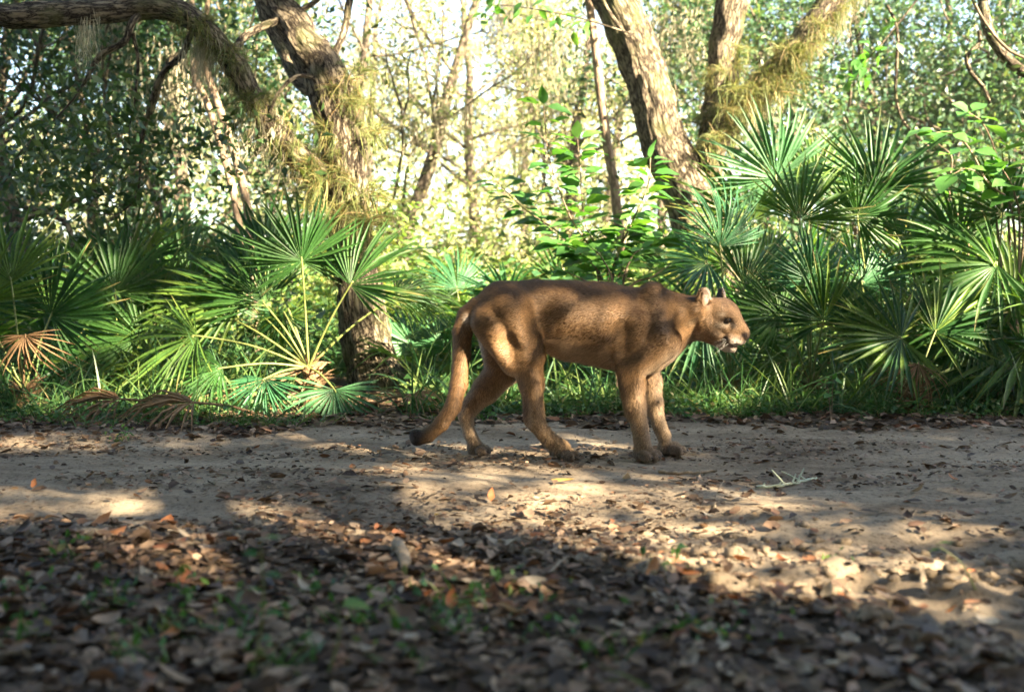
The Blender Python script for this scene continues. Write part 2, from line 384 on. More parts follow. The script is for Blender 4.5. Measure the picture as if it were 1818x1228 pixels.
# ------------------------------------------------------------------ trees
def bark_disp(crd, R, s):
    q = crd * np.array([1, 1, 0.16])
    a = 1 - np.abs(2 * fbm(q * 26, 61, 2) - 1)
    b = fbm(crd * 4.0, 62, 2) - 0.5
    return (-0.016 * sstep(0.62, 0.95, a) + 0.05 * b) * np.minimum(1, R[:, None] / 0.12)
def limb(pts, radii, ns=40, step=0.02, fine=True):
    """hand-placed limb: pts list of xyz, radii metres at those points"""
    pts = np.asarray(pts, float); Lh = np.linalg.norm(np.diff(pts, axis=0), axis=1).sum()
    n = max(6, int(Lh / step)); P = spline(pts, n)
    R = np.interp(np.linspace(0, len(pts) - 1, n), range(len(pts)), radii)
    P = P + (np.stack([fbm(np.stack([np.arange(n) * step * 1.7, np.full(n, 7.3 * k + pts[0][0])], -1), 70 + k) for k in range(3)], -1) - 0.5) * 0.10 * min(1, radii[0] * 6)
    return P, R, tube(P, R, ns, bark_disp if fine else None)
def twigs(bag, start, d, r, depth, ends, spread=0.7, lmin=0.35, lmax=0.8, up=0.1, ns=5):
    """small recursive branching; fills bag with tubes, ends with leaf spots"""
    L_ = random.uniform(lmin, lmax) * (1.0 + depth * 0.6)
    n = 5; P = [np.asarray(start, float)]; dd = np.asarray(d, float)
    for i in range(n):
        dd = unit(dd + np.array([random.gauss(0, .16), random.gauss(0, .16), random.gauss(up, .14)])); P.append(P[-1] + dd * L_ / n)
    P = np.array(P); R = np.linspace(r, r * 0.55, n + 1)
    V, F, c = tube(P, R, ns if r > 0.02 else 4); bag.add(V, F, crd=c)
    ends.append((P[-1], L_)); ends.append((P[3], L_))
    if depth <= 0: return
    for k in range(random.choice((2, 3, 3))):
        i = random.choice((3, 4, 5)); nd = unit(dd + np.array([random.gauss(0, spread), random.gauss(0, spread), random.gauss(up, spread * 0.7)]))
        twigs(bag, P[i], nd, r * 0.55, depth - 1, ends, spread, lmin, lmax, up, ns)
def leaves_at(ends, per, rad, size, asp=0.45, down=0.0):
    E = np.array([e[0] for e in ends]); i = rng.integers(0, len(E), per * len(E))
    C = E[i] + rng.normal(size=(len(i), 3)) * rad * np.array([1, 1, 0.75])
    ax = rdir(len(C)); ax[:, 2] -= down
    return leaf_cloud(C, size * rng.uniform(0.6, 1.4, len(C)), asp, ax)

# epiphyte tufts (four shapes, shared)
def tuft_mesh(n, Lr, wd, seed):
    d = rdir(n); d[:, 2] = np.abs(d[:, 2]) * 0.8 + 0.05; d[:, 1] = -np.abs(d[:, 1]) * 0.8          # grows out of the -Y side
    d = unit(d)
    V, F, r = blades(rng.normal(size=(n, 3)) * 0.02, d, rng.uniform(0.55, 1.15, n) * Lr, wd, rng.uniform(0.2, 0.9, n), 5)
    k = n // 2
    B2 = rng.normal(size=(k, 3)) * np.array([0.05, 0.02, 0.03]); d2 = np.stack([rng.normal(size=k) * 0.25, -np.abs(rng.normal(size=k)) * 0.3, -np.ones(k)], -1)
    V2, F2, r2 = blades(B2, d2, rng.uniform(0.4, 1.1, k) * Lr, wd * 1.1, 0.1, 4, wob=0.03)
    return make_mesh('air_plant', np.concatenate([V, V2]), [F, F2 + len(V)], {'rnd': np.concatenate([r, r2])}, False, [M['air_plant']])
TUFTS = [tuft_mesh(70, 0.16, 0.0045, i) for i in range(3)] + [tuft_mesh(60, 0.20, 0.0045, 9)]
def add_tuft(tree, org, p, out, size):
    o = link('air_plant', random.choice(TUFTS), tree, np.asarray(p) - org)
    yaw = math.atan2(out[0], -out[1])
    o.rotation_euler = (random.uniform(-.25, .25), random.uniform(-.3, .3), yaw + random.uniform(-.4, .4)); s_ = size * random.uniform(0.75, 1.3); o.scale = (s_, s_, s_)
def tufts_on(tree, org, P, R, t0, t1, n, size, around=1.0):
    for _ in range(n):
        i = int(random.uniform(t0, t1) * (len(P) - 1)); a = random.uniform(-around, around) * math.pi
        out = np.array([math.sin(a), -math.cos(a), 0.0]); add_tuft(tree, org, P[i] + out * R[i] * 0.95, out, size)
def moss_mesh(n, Lr):
    B = rng.normal(size=(n, 3)) * np.array([0.14, 0.05, 0.04]); d = np.stack([rng.normal(size=n) * 0.12, rng.normal(size=n) * 0.12, -np.ones(n)], -1)
    V, F, r = blades(B, d, rng.uniform(0.3, 1.0, n) * Lr, 0.007, 0.0, 7, wob=0.06)
    return make_mesh('spanish_moss', V, F, {'rnd': r}, False, [M['moss']])
MOSS = [moss_mesh(90, 0.45), moss_mesh(110, 0.6), moss_mesh(80, 0.3)]
def add_moss(tree, org, p, s_=1.0):
    o = link('spanish_moss', random.choice(MOSS), tree, np.asarray(p) - org); o['kind'] = 'stuff'; o.rotation_euler = (0, 0, random.uniform(0, 6.28)); k = s_ * random.uniform(.7, 1.3); o.scale = (k, k, k)

# ---- leaning oak on the left, hung with air plants
YL = 6.7
bl = gnd(662, 704); zb = float(height(bl[0], bl[1])) - 0.1; YL = bl[1]
org = np.array([bl[0], bl[1], zb])
oakL = empty('oak_tree', org, 'live oak with leaning mossy trunk and air plants rising behind the sunlit palmetto', 'tree')
def A(px, py, dy=0.0): return at(px, py, YL + dy)
trunk_pts = [np.array([bl[0] + 0.04, YL, zb]), A(660, 640), A(645, 540), A(628, 430), A(612, 330), A(603, 240, .02), A(585, 150, 0.05), A(545, 80, 0.1), A(492, 0, 0.2), A(440, -110, 0.4), A(395, -260, 0.7), A(375, -420, 1.1)]
rad_px = [62, 47, 43, 40, 39, 43, 43, 36, 30, 27, 22, 14]
P, R, (V, F, c_) = limb(trunk_pts, np.array(rad_px) / FPX * YL, 56, 0.018)
link('trunk', make_mesh('oak_trunk', V - org, F, {'crd': c_}, True, [M['bark']]), oakL)
PT, RT = P, R
ends = []
tw = Bag()
for i in range(6): twigs(tw, P[-1 - i * 14], unit(np.array([random.gauss(0, .8), random.gauss(.2, .6), .5])), 0.07, 2, ends)
for pts, rp in (
    # long limb arching out to the left edge
    ([A(606, 335), A(560, 305, -.05), A(510, 258, -.15), A(455, 180, -.25), A(408, 100, -.3), A(352, 42, -.35), A(280, 14, -.4), A(180, 22, -.5), A(80, 28, -.6), A(-30, 22, -.7), A(-180, -30, -.8), A(-330, -120, -.9)], [28, 26, 24, 23, 22, 21, 20, 19, 20, 19, 15, 9]),
    # dark limb behind
    ([A(585, 175, .1), A(540, 150, .3), A(505, 90, .5), A(470, 20, .6), A(450, -80, .8)], [18, 16, 14, 13, 10]),
    ([A(575, 125, .1), A(610, 60, .2), A(625, -20, .3), A(640, -120, .4)], [9, 7, 6, 5]),
    # side branches off the arching limb
    ([A(345, 40, -.35), A(325, 95, -.3), A(285, 140, -.3), A(255, 240, -.25), A(250, 300, -.2)], [6, 6, 5, 4, 3]),
    ([A(260, 12, -.4), A(235, 40, -.5), A(222, 75, -.5), A(180, 100, -.5), A(150, 150, -.5)], [9, 7, 6, 5, 3]),
    ([A(235, 60, -.5), A(245, 110, -.45), A(240, 180, -.4)], [4, 3, 2]),
    ([A(408, 100, -.3), A(440, 60, -.1), A(500, 35, .1), A(560, 5, .2), A(590, -30, .2)], [9, 8, 6, 5, 4]),
    ([A(580, 145, 0), A(530, 135, -.2), A(495, 165, -.3), A(480, 200, -.3)], [5, 4, 3, 2]),
):
    P, R, (V, F, c_) = limb(pts, np.array(rp) / FPX * YL, 24, 0.025)
    link('limb', make_mesh('oak_limb', V - org, F, {'crd': c_}, True, [M['bark']]), oakL)
    if rp[0] > 20: PA, RA = P, R
    if rp[0] < 20: twigs(tw, P[-1], unit(P[-1] - P[-3]), rp[-1] / FPX * YL * 0.8, 1, ends, lmin=.15, lmax=.35)
link('twigs', tw.mesh('oak_twigs', M['bark_far'], True, org), oakL)['kind'] = 'stuff'
V, F, r = leaves_at(ends, 55, 0.22, 0.07, 0.4)
link('crown', make_mesh('oak_crown', V - org, F, {'rnd': r}, False, [M['oak_leaf']]), oakL)
tufts_on(oakL, org, PT, RT, 0.20, 0.56, 24, 0.85, 0.8)
tufts_on(oakL, org, PA, RA, 0.02, 0.50, 34, 0.75, 0.9)
for px, py, s_ in ((640, 130, 1.1), (655, 185, 1.0), (668, 240, 1.0), (560, 330, 1.2), (545, 290, 1.0), (555, 365, 1.1), (655, 345, 1.2), (650, 395, 1.3), (600, 385, .9), (505, 225, 1.3), (512, 250, 1.2), (350, 55, 1.1), (360, 85, 1.0), (575, 230, .9), (620, 330, .9), (690, 385, .7), (560, 310, 1.2), (625, 180, 1.0)):
    add_tuft(oakL, org, A(px, py, -.16), np.array([(px - 610) / 60, -1, 0]), s_)
for i in range(9):
    k = int(random.uniform(.1, .95) * (len(PA) - 1)); add_moss(oakL, org, PA[k] - np.array([0, 0, RA[k]]), 0.6)

# ---- forked oak on the right
bR = at(1262, 560, 8.2); YR = 8.2
org = np.array([bR[0], YR, float(height(bR[0], YR)) - 0.1])
oakR = empty('oak_tree', org, 'forked live oak with furrowed trunk splitting into three stems behind the panther', 'tree')
def B(px, py, dy=0.0): return at(px, py, YR + dy)
P, R, (V, F, c_) = limb([org, B(1262, 540), B(1250, 440), B(1222, 345), B(1182, 260), B(1160, 170), B(1130, 80), B(1092, 0), B(1050, -100, .2), B(1010, -230, .4), B(985, -350, .6)], np.array([66, 54, 48, 45, 42, 40, 38, 36, 34, 26, 18]) / FPX * YR, 60, 0.02)
link('trunk', make_mesh('oak_trunk', V - org, F, {'crd': c_}, True, [M['bark']]), oakR)
PT, RT = P, R; ends = []; tw = Bag()
for i in range(5): twigs(tw, P[-1 - i * 14], unit(np.array([random.gauss(-.3, .8), random.gauss(.2, .6), .5])), 0.08, 2, ends)
st = []
for pts, rp in (
    ([B(1240, 400, .1), B(1254, 300, .15), B(1272, 200, .2), B(1286, 100, .2), B(1300, 0, .2), B(1312, -140, .3), B(1320, -300, .3)], [30, 27, 27, 29, 28, 24, 15]),
    ([B(1258, 290, -.02), B(1290, 225, -.1), B(1325, 178, -.15), B(1372, 130, -.2), B(1425, 75, -.3), B(1478, 0, -.3), B(1540, -110, -.3), B(1600, -240, -.2)], [22, 23, 25, 24, 24, 23, 18, 10]),
    ([B(1120, 60, -.25), B(1112, 62, -.35), B(1098, 45, -.42), B(1075, 10, -.5), B(1060, -30, -.5)], [5, 5, 4, 3.5, 3]),
):
    P, R, (V, F, c_) = limb(pts, np.array(rp) / FPX * YR, 36, 0.022)
    link('limb', make_mesh('oak_limb', V - org, F, {'crd': c_}, True, [M['bark']]), oakR); st.append((P, R))
    if rp[0] > 10:
        for i in range(3): twigs(tw, P[-1 - i * 14], unit(np.array([random.gauss(.1, .8), random.gauss(.2, .6), .5])), 0.07, 2, ends)
link('twigs', tw.mesh('oak_twigs', M['bark_far'], True, org), oakR)['kind'] = 'stuff'
V, F, r = leaves_at(ends, 45, 0.25, 0.08, 0.4)
link('crown', make_mesh('oak_crown', V - org, F, {'rnd': r}, False, [M['oak_leaf']]), oakR)
tufts_on(oakR, org, *st[1], 0.04, 0.75, 52, 0.95, 0.9)
tufts_on(oakR, org, *st[0], 0.06, 0.45, 22, 0.8, 0.5)
for px, py, s_ in ((1310, 90, 1.0), (1305, 120, 1.1), (1300, 160, 1.2), (1290, 195, 1.1), (1330, 200, 1.1), (1275, 248, 1.2), (1340, 160, 1.2), (1400, 120, 1.3), (1430, 70, 1.3), (1420, 140, 1.2), (1380, 160, 1.2), (1470, 20, 1.3), (1450, 55, 1.2)):
    add_tuft(oakR, org, B(px, py, -.3), np.array([0.2, -1, 0]), s_)
for i in range(8):
    P, R = st[1]; k = int(random.uniform(.2, .9) * (len(P) - 1)); add_moss(oakR, org, P[k] - np.array([0, 0, R[k]]), 0.6)

# ---- thin stems, vines and the dark bough at the upper right
def stem(name, label, cat, pts, rp, Y, mat, leaf=None, nl=0, group=None, lsize=.07, rad=.15, fine=False, ns=10):
    pts = [at(px, py, Y + dy) for px, py, dy in pts]; o0 = pts[0].copy()
    root = empty(name, o0, label, cat, group)
    P, R, (V, F, c_) = limb(pts, np.array(rp) / FPX * Y, ns, 0.03, fine)
    link('stem', make_mesh(name, V - o0, F, {'crd': c_}, True, [M[mat]]), root)
    if leaf:
        k = rng.integers(int(len(P) * .25), len(P), nl); C = P[k] + rng.normal(size=(nl, 3)) * rad
        V, F, r = leaf_cloud(C, lsize * rng.uniform(.6, 1.4, nl), .42)
        link('foliage', make_mesh(name + '_leaves', V - o0, F, {'rnd': r}, False, [M[leaf]]), root)
    return root, P, R
def gy_px(Y): return HOR + FPX * (CAMH - 0.08) / Y
stem('sapling', 'slender pale sapling stem standing just left of the forked oak', 'sapling', [(1120, gy_px(9), 0), (1108, 480, 0), (1097, 370, 0), (1083, 280, 0), (1068, 180, 0), (1057, 90, 0), (1046, 0, 0), (1040, -120, 0), (1050, -260, 0)], [11, 10, 9, 8.5, 8, 7.5, 7, 6, 4], 9.0, 'bark_thin', 'oak_leaf', 260, rad=.3)
stem('sapling', 'pair of slim sunlit stems leaning left of the mossy oak, lower one', 'sapling', [(455, gy_px(8.4), 0), (446, 430, 0), (436, 350, 0), (405, 240, 0), (375, 150, 0), (355, 80, 0), (340, 0, .1), (330, -110, .2)], [9, 8, 7.5, 7, 6.5, 6, 5, 3], 8.4, 'bark_thin', 'oak_leaf', 80, rad=.25)
stem('sapling', 'slim sunlit stem with a bent top between two leaning stems and arching limb', 'sapling', [(448, gy_px(8.6), 0), (425, 400, 0), (410, 320, 0), (385, 235, 0), (362, 170, 0), (345, 135, 0), (352, 100, 0), (365, 40, 0), (372, -60, 0)], [8, 7.5, 7, 6.5, 6, 6, 5, 5, 3], 8.6, 'bark_thin', 'oak_leaf', 60, rad=.25)
stem('sapling', 'crooked dark sapling with wavy trunk in the shaded thicket', 'sapling', [(284, gy_px(9), 0), (280, 450, 0), (284, 390, 0), (272, 340, 0), (247, 295, 0), (255, 240, 0), (275, 170, 0), (300, 110, 0), (330, 80, 0), (345, -30, 0)], [8, 7, 7, 7.5, 7, 6, 6, 5, 5, 3], 9.0, 'bark', 'dark_leaf', 700, rad=.4, lsize=.08)
stem('sapling', 'small forked dark sapling deep in the shaded left thicket', 'sapling', [(165, gy_px(10), 0), (162, 400, 0), (168, 340, 0), (172, 300, 0), (158, 260, 0), (150, 200, 0), (130, 110, 0), (110, 0, 0)], [8, 7.5, 8, 7, 5, 4.5, 4, 3], 10, 'bark', 'dark_leaf', 900, rad=.5, lsize=.08)
stem('sapling', 'bare leaning dark stem at the far left of the thicket', 'sapling', [(135, gy_px(8.5), 0), (128, 430, 0), (100, 385, 0), (60, 372, 0), (20, 360, 0), (-40, 330, 0), (-90, 300, 0)], [6, 5, 5, 4.5, 4, 3.5, 3], 8.5, 'bark', 'dark_leaf', 250, rad=.3, lsize=.08)
stem('vine', 'thin dark hanging vine curving down into the upright palmetto fan', 'vine', [(1575, 10, 0), (1592, 50, 0), (1592, 110, 0), (1590, 170, 0), (1603, 215, 0), (1625, 240, 0), (1650, 262, 0)], [2.4, 2.6, 2.8, 2.6, 2.6, 2.2, 2], 7.6, 'bark')
stem('vine', 'zigzag dark hanging vine under the dark bough at the right', 'vine', [(1738, 55, 0), (1738, 78, 0), (1716, 102, 0), (1724, 130, 0), (1745, 156, 0), (1757, 185, 0)], [3.5, 3.5, 3.8, 3.5, 3.2, 2.4], 7.2, 'bark')
bo, P, R = stem('oak_bough', 'dark drooping bough with blue green leaves entering at the right edge', 'bough', [(2020, 160, 0), (1900, 150, 0), (1830, 134, 0), (1790, 108, 0), (1762, 66, 0), (1748, 20, .1), (1740, -50, .2)], [12, 10, 9, 9, 9, 9, 7], 7.0, 'bark', 'blue_leaf', 300, rad=.22, lsize=.06)
stem('vine', 'pale thin woody vine slanting across the dark bough at the right', 'vine', [(1722, -10, 0), (1745, 35, 0), (1780, 80, 0), (1815, 102, 0), (1880, 120, 0)], [2.5, 2.6, 2.8, 2.6, 2.4], 6.8, 'bark_thin')
# ------------------------------------------------------------------ forest behind
def bg_tree(name, label, x, y, h, r, lean, leafm, nleaf, lsize, crown_r, z0, group, moss=0, limbs=7, barkm='bark_far'):
    o0 = np.array([x, y, float(height(x, y)) - 0.1]); root = empty(name, o0, label, 'tree', group)
    n = 14; t = np.linspace(0, 1, n); P = np.zeros((n, 3)); P[:, 2] = t * h
    P[:, 0] = lean[0] * t ** 1.4 * h + np.cumsum(rng.normal(size=n) * .05 * h / 8); P[:, 1] = lean[1] * t ** 1.4 * h
    P[0, :2] = 0
    R = r * (1.15 - t) ** 0.8; R[0] *= 1.3
    V, F, c_ = tube(spline(P, 40), np.interp(np.linspace(0, 1, 40), t, R), 12)
    link('trunk', make_mesh(name + '_trunk', V, F, {'crd': c_}, True, [M[barkm]]), root)
    bag = Bag(); ends = []
    for i in range(limbs):
        k = random.uniform(z0 / h, 0.95); b = np.array([np.interp(k, t, P[:, j]) for j in range(3)])
        a = random.uniform(0, 6.283); d = unit(np.array([math.cos(a), math.sin(a) * .8, random.uniform(.1, .9)]))
        twigs(bag, b, d, r * 0.45 * (1.1 - k), 2, ends, .65, crown_r * .22, crown_r * .42, .08)
    link('limbs', bag.mesh(name + '_limbs', M[barkm], True), root)['kind'] = 'stuff'
    V, F, r_ = leaves_at(ends, max(4, nleaf // len(ends)), crown_r * .10, lsize, .5)
    link('crown', make_mesh(name + '_crown', V, F, {'rnd': r_}, False, [M[leafm]]), root)
    for i in range(moss):
        e = random.choice(ends)[0]; m = link('spanish_moss', random.choice(MOSS), root, e); m['kind'] = 'stuff'; m.rotation_euler = (0, 0, random.uniform(0, 6)); k = random.uniform(.9, 2.0); m.scale = (k, k, k)
    return root
G1 = 'shaded dark green trees of the left thicket'; G2 = 'sunlit moss hung trees in the bright middle distance'; G3 = 'blue green trees behind the right palmettos'
L1 = 'dark green leafy tree in the shaded thicket left of the mossy oak'
L2 = 'sunlit tan and yellow green tree hung with moss beyond the palmettos'
L3_ = 'blue green leafy tree rising behind the tall right palmettos'
for x, y, h, cr in ((-4.6, 9.5, 4.5, 2.0), (-3.4, 10.5, 5.0, 2.2), (-6.2, 11.0, 6.0, 2.4), (-5.0, 13.0, 6.5, 2.6), (-7.8, 13.5, 6.5, 2.6), (-9.5, 17, 7.5, 3.0), (-6.2, 17, 7.0, 3.0)):
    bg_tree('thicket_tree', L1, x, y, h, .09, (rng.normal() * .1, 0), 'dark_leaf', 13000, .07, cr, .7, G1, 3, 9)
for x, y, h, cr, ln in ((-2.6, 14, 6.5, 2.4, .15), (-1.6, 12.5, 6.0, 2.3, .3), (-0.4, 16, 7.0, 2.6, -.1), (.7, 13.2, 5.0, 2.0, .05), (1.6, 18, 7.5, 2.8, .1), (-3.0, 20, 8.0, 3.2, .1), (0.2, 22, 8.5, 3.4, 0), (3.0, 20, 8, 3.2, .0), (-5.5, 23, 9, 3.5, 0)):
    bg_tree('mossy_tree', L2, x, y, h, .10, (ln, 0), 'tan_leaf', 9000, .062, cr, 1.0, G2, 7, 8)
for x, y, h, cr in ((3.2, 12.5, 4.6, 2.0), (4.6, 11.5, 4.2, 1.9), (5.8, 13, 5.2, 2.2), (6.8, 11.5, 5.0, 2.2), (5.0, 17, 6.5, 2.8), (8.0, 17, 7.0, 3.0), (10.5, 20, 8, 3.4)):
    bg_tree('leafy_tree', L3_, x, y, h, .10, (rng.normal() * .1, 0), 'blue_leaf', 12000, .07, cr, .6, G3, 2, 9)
# far wood that reads as one mass
n = 60000
C = np.stack([rng.uniform(-32, 32, n), rng.uniform(27, 44, n), np.zeros(n)], -1)
top = 3.6 + 7.0 * fbm(np.stack([C[:, 0] * .22, C[:, 1] * .1], -1), 91, 3)
C[:, 2] = top * rng.random(n) ** 0.8
V, F, r = leaf_cloud(C, rng.uniform(.16, .34, n), .6)
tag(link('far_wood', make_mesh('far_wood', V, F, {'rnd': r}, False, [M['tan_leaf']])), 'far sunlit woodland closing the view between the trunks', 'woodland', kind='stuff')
# low thicket between the palmettos and the trees
def thicket(name, label, x0, x1, y0, y1, n, zmax, mat, lsize, seed):
    k = n // 55; C = np.stack([rng.uniform(x0, x1, k), rng.uniform(y0, y1, k), np.zeros(k)], -1)
    m = np.clip(fbm(np.stack([C[:, 0] * .9, C[:, 1] * .6], -1), seed, 3) * 1.7 - .35, .05, 1.2)
    C[:, 2] = height(C[:, 0], C[:, 1]) + zmax * m * rng.random(k) ** .8
    C = C[rng.integers(0, k, n)] + rng.normal(size=(n, 3)) * np.array([.22, .22, .13])
    C[:, 2] = np.maximum(C[:, 2], .02); ax = rdir(n); ax[:, 2] *= .5
    V, F, r = leaf_cloud(C, lsize * rng.uniform(.5, 1.5, n), .42, ax)
    tag(link(name, make_mesh(name, V, F, {'rnd': r}, False, [M[mat]])), label, 'thicket', kind='stuff')
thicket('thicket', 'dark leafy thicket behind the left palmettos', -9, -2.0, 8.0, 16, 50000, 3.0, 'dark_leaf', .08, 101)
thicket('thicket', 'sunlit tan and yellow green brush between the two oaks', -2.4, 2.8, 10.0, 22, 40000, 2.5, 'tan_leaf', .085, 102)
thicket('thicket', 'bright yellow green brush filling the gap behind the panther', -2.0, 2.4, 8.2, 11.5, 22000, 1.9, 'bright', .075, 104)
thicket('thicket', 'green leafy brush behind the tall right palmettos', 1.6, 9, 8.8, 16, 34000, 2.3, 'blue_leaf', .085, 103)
# ------------------------------------------------------------------ palmettos
def frond_arrays(n=34, span=250, R=0.55, join=0.36, fold=0.5, droop=0.25, cup=0.25, ragged=0.12, seed=0):
    """fan leaf: hub at the origin, midline +Y, upper side +Z"""
    g = np.random.default_rng(seed); Vs = []; Fs = []; rn = []; tp = []; k0 = 0
    a = np.radians(np.linspace(-span / 2, span / 2, n)); da = a[1] - a[0]
    for i in range(n):
        side = abs(i - (n - 1) / 2) / (n / 2)
        Lg = R * (1.0 - 0.32 * side ** 2) * (1 + g.normal() * ragged * .5); jn = join * R * (1 - .25 * side)
        aw = a[i] + g.normal() * da * .30; dl = g.normal() * .07; tb = g.normal() * .10; tipv = g.random() * 1.3 if g.random() < .4 else 0; dr = droop * (1 + g.normal() * .35)
        if g.random() < .10: dr += g.uniform(.3, 1.1)
        if g.random() < .05: Lg *= g.uniform(.6, .85)
        d = np.array([math.sin(aw), math.cos(aw)]); sd = np.array([math.cos(aw), -math.sin(aw)])
        ts = [0.03, jn / Lg * .5, jn / Lg, jn / Lg + (1 - jn / Lg) * .35, jn / Lg + (1 - jn / Lg) * .7, 1.0]
        wmax = jn * math.tan(da / 2) * 1.02
        for t in ts:
            r = t * Lg
            wd = min(r * math.tan(da / 2) * 1.02, wmax) if t <= jn / Lg + 1e-6 else wmax * (1 - ((t - jn / Lg) / (1 - jn / Lg)) ** 1.5) + .0012
            z = cup * R * (r / R) ** 1.0 * .35 - dr * R * max(0, (r / R) - .25) ** 2 * 1.3 + dl * r
            c = d * r + sd * tb * R * max(0, r / R - .45) ** 2
            Vs += [np.array([*(c - sd * wd), z + fold * wd]), np.array([c[0], c[1], z - fold * wd]), np.array([*(c + sd * wd), z + fold * wd])]
        m = len(ts)
        for q in range(m - 1):
            b = k0 + q * 3
            Fs += [[b, b + 1, b + 4, b + 3], [b + 1, b + 2, b + 5, b + 4]]
        rn += [g.random() * .35] * (3 * m); tp += [0] * (3 * (m - 2)) + [tipv * .35] * 3 + [min(1, tipv)] * 3; k0 += 3 * m
    return np.array(Vs), np.array(Fs), np.array(rn), np.array(tp)
def frond_mesh(mat, **kw):
    V, F, r, tp = frond_arrays(**kw); return make_mesh('frond', V, F, {'rnd': r, 'tip': tp}, False, [M[mat]])
FR = {m: [frond_mesh(m, n=32 + 3 * i, span=(185, 215, 250, 160)[i % 4], droop=(.2, .35, .12, .5)[i % 4], join=(.48, .52, .45, .5)[i % 4], seed=i + 5, R=1.0) for i in range(4)] for m in ('frond', 'frond_pale')}
FR['frond_dead'] = [frond_mesh('frond_dead', n=22, span=150 + 40 * i, droop=1.0, join=.25, fold=.8, seed=50 + i, R=1.0, ragged=.3) for i in range(2)]
def place_frond(plant, org, hub, d, nrm, R, kind='frond', base=None, var=None, rp=0.006, sag=0.12):
    hub = np.asarray(hub, float); d = unit(np.asarray(d, float)); nrm = np.asarray(nrm, float); z = unit(nrm - d * (nrm @ d)); x = np.cross(d, z)
    o = link('frond', FR[kind][var if var is not None else random.randrange(len(FR[kind]))], plant)
    m = Matrix(((x[0], d[0], z[0]), (x[1], d[1], z[1]), (x[2], d[2], z[2]))).to_4x4()
    o.matrix_local = Matrix.Translation(Vector(hub - org)) @ m @ Matrix.Diagonal((R, R, R, 1))
    if base is not None:
        base = np.asarray(base, float); mid = (base + hub) / 2 + np.array([0, 0, sag * np.linalg.norm(hub - base)])
        P = spline([base, mid, hub, hub + d * .05 * R], 12)
        V, F, c_ = tube(P, np.linspace(rp * 1.5, rp * .8, 12), 6)
        V = ((V - hub) @ np.stack([x, d, z], 1)) / R
        pm = make_mesh('petiole', V, F, None, True, [M['petiole'] if kind != 'frond_dead' else M['palm_base']])
        link('petiole', pm, o)
    return o
def img_dir(ang, dy=0.0):
    a = math.radians(ang); return np.array([math.cos(a), dy, math.sin(a)])       # 0 = to the right, 90 = up; dy < 0 leans to the camera
def palm_base(plant, org, pts, r):
    P = spline(pts, 16); V, F, c_ = tube(P, np.linspace(r, r * .7, 16), 14)
    V = V + rng.normal(size=V.shape) * .006; bag = Bag(); bag.add(V, F)
    n = 90; k = rng.integers(2, 16, n); a = rng.uniform(0, 6.283, n); out = np.stack([np.cos(a), np.sin(a), rng.uniform(.3, 1.4, n)], -1)
    V, F, _ = blades(P[k] + unit(out) * r * .5, out, rng.uniform(.07, .18, n), .018, .25, 3); bag.add(V, F)
    link('stump', bag.mesh('palm_stump', M['palm_base'], False, org), plant)

# hand-placed palmetto in front of the mossy oak
g0 = gnd(548, 726); Yp = g0[1]
b0 = np.array([g0[0], Yp, float(surf(g0[0], Yp)) - .03])
pal = empty('saw_palmetto', b0, 'large palmetto with yellow stalks and drooping fans at the foot of the mossy oak', 'palmetto')
hubtop = at(548, 652, Yp)
palm_base(pal, b0, [b0, (b0 + hubtop) / 2 + np.array([.03, 0, 0]), hubtop], .055)
def pf(px, py, ang, Rpx, dy=0.0, nrm=(0, -1, .35), kind='frond', Y=None, var=None, base=None, rp=.0048, sag=.05, plant=None, org_=None):
    Y = Yp if Y is None else Y
    place_frond(plant or pal, org_ if org_ is not None else b0, at(px, py, Y), img_dir(ang, dy), nrm, Rpx / FPX * Y, kind, hubtop if base is None else base, var, rp, sag)
pf(536, 464, 95, 135, -.10, (0.1, -1, .3), 'frond', Yp - .05, 2)
pf(622, 506, 45, 150, .10, (-.25, -1, .45), 'frond', Yp - .12, 0)
pf(702, 526, 10, 120, .25, (.0, -.75, .8), 'frond', Yp + .05, 3)
pf(470, 540, 122, 190, .15, (.35, -1, .2), 'frond', Yp + .12, 3)
pf(430, 530, 160, 165, .1, (.3, -1, .45), 'frond', Yp + .2, 0)
pf(478, 470, 112, 150, .35, (.2, -1, .1), 'frond', Yp + .3, 1)
pf(350, 596, 205, 150, -.1, (.1, -.7, .8), 'frond', Yp - .05, 0)
pf(395, 653, 200, 150, -.35, (.0, -.55, .9), 'frond', Yp - .2, 3)
pf(470, 672, 262, 100, -.5, (-.2, -1, .8), 'frond_pale', Yp - .3, 0)
pf(594, 692, 282, 110, -.55, (.2, -1, .8), 'frond_pale', Yp - .3, 1)
pf(345, 540, 170, 150, .25, (.2, -.8, .5), 'frond', Yp + .25, 3)
pf(505, 555, 258, 85, .1, (0, -1, .6), 'frond', Yp + .1, 3)
pf(360, 715, 205, 130, -.4, (0, -.6, .8), 'frond_dead', Yp - .15, 0, sag=.0)
pf(430, 712, 215, 110, -.4, (0, -.8, .6), 'frond_dead', Yp - .15, 1, sag=.0)
pf(250, 735, 200, 80, -.2, (0, -.8, .6), 'frond_dead', Yp - .1, 1, sag=.0)

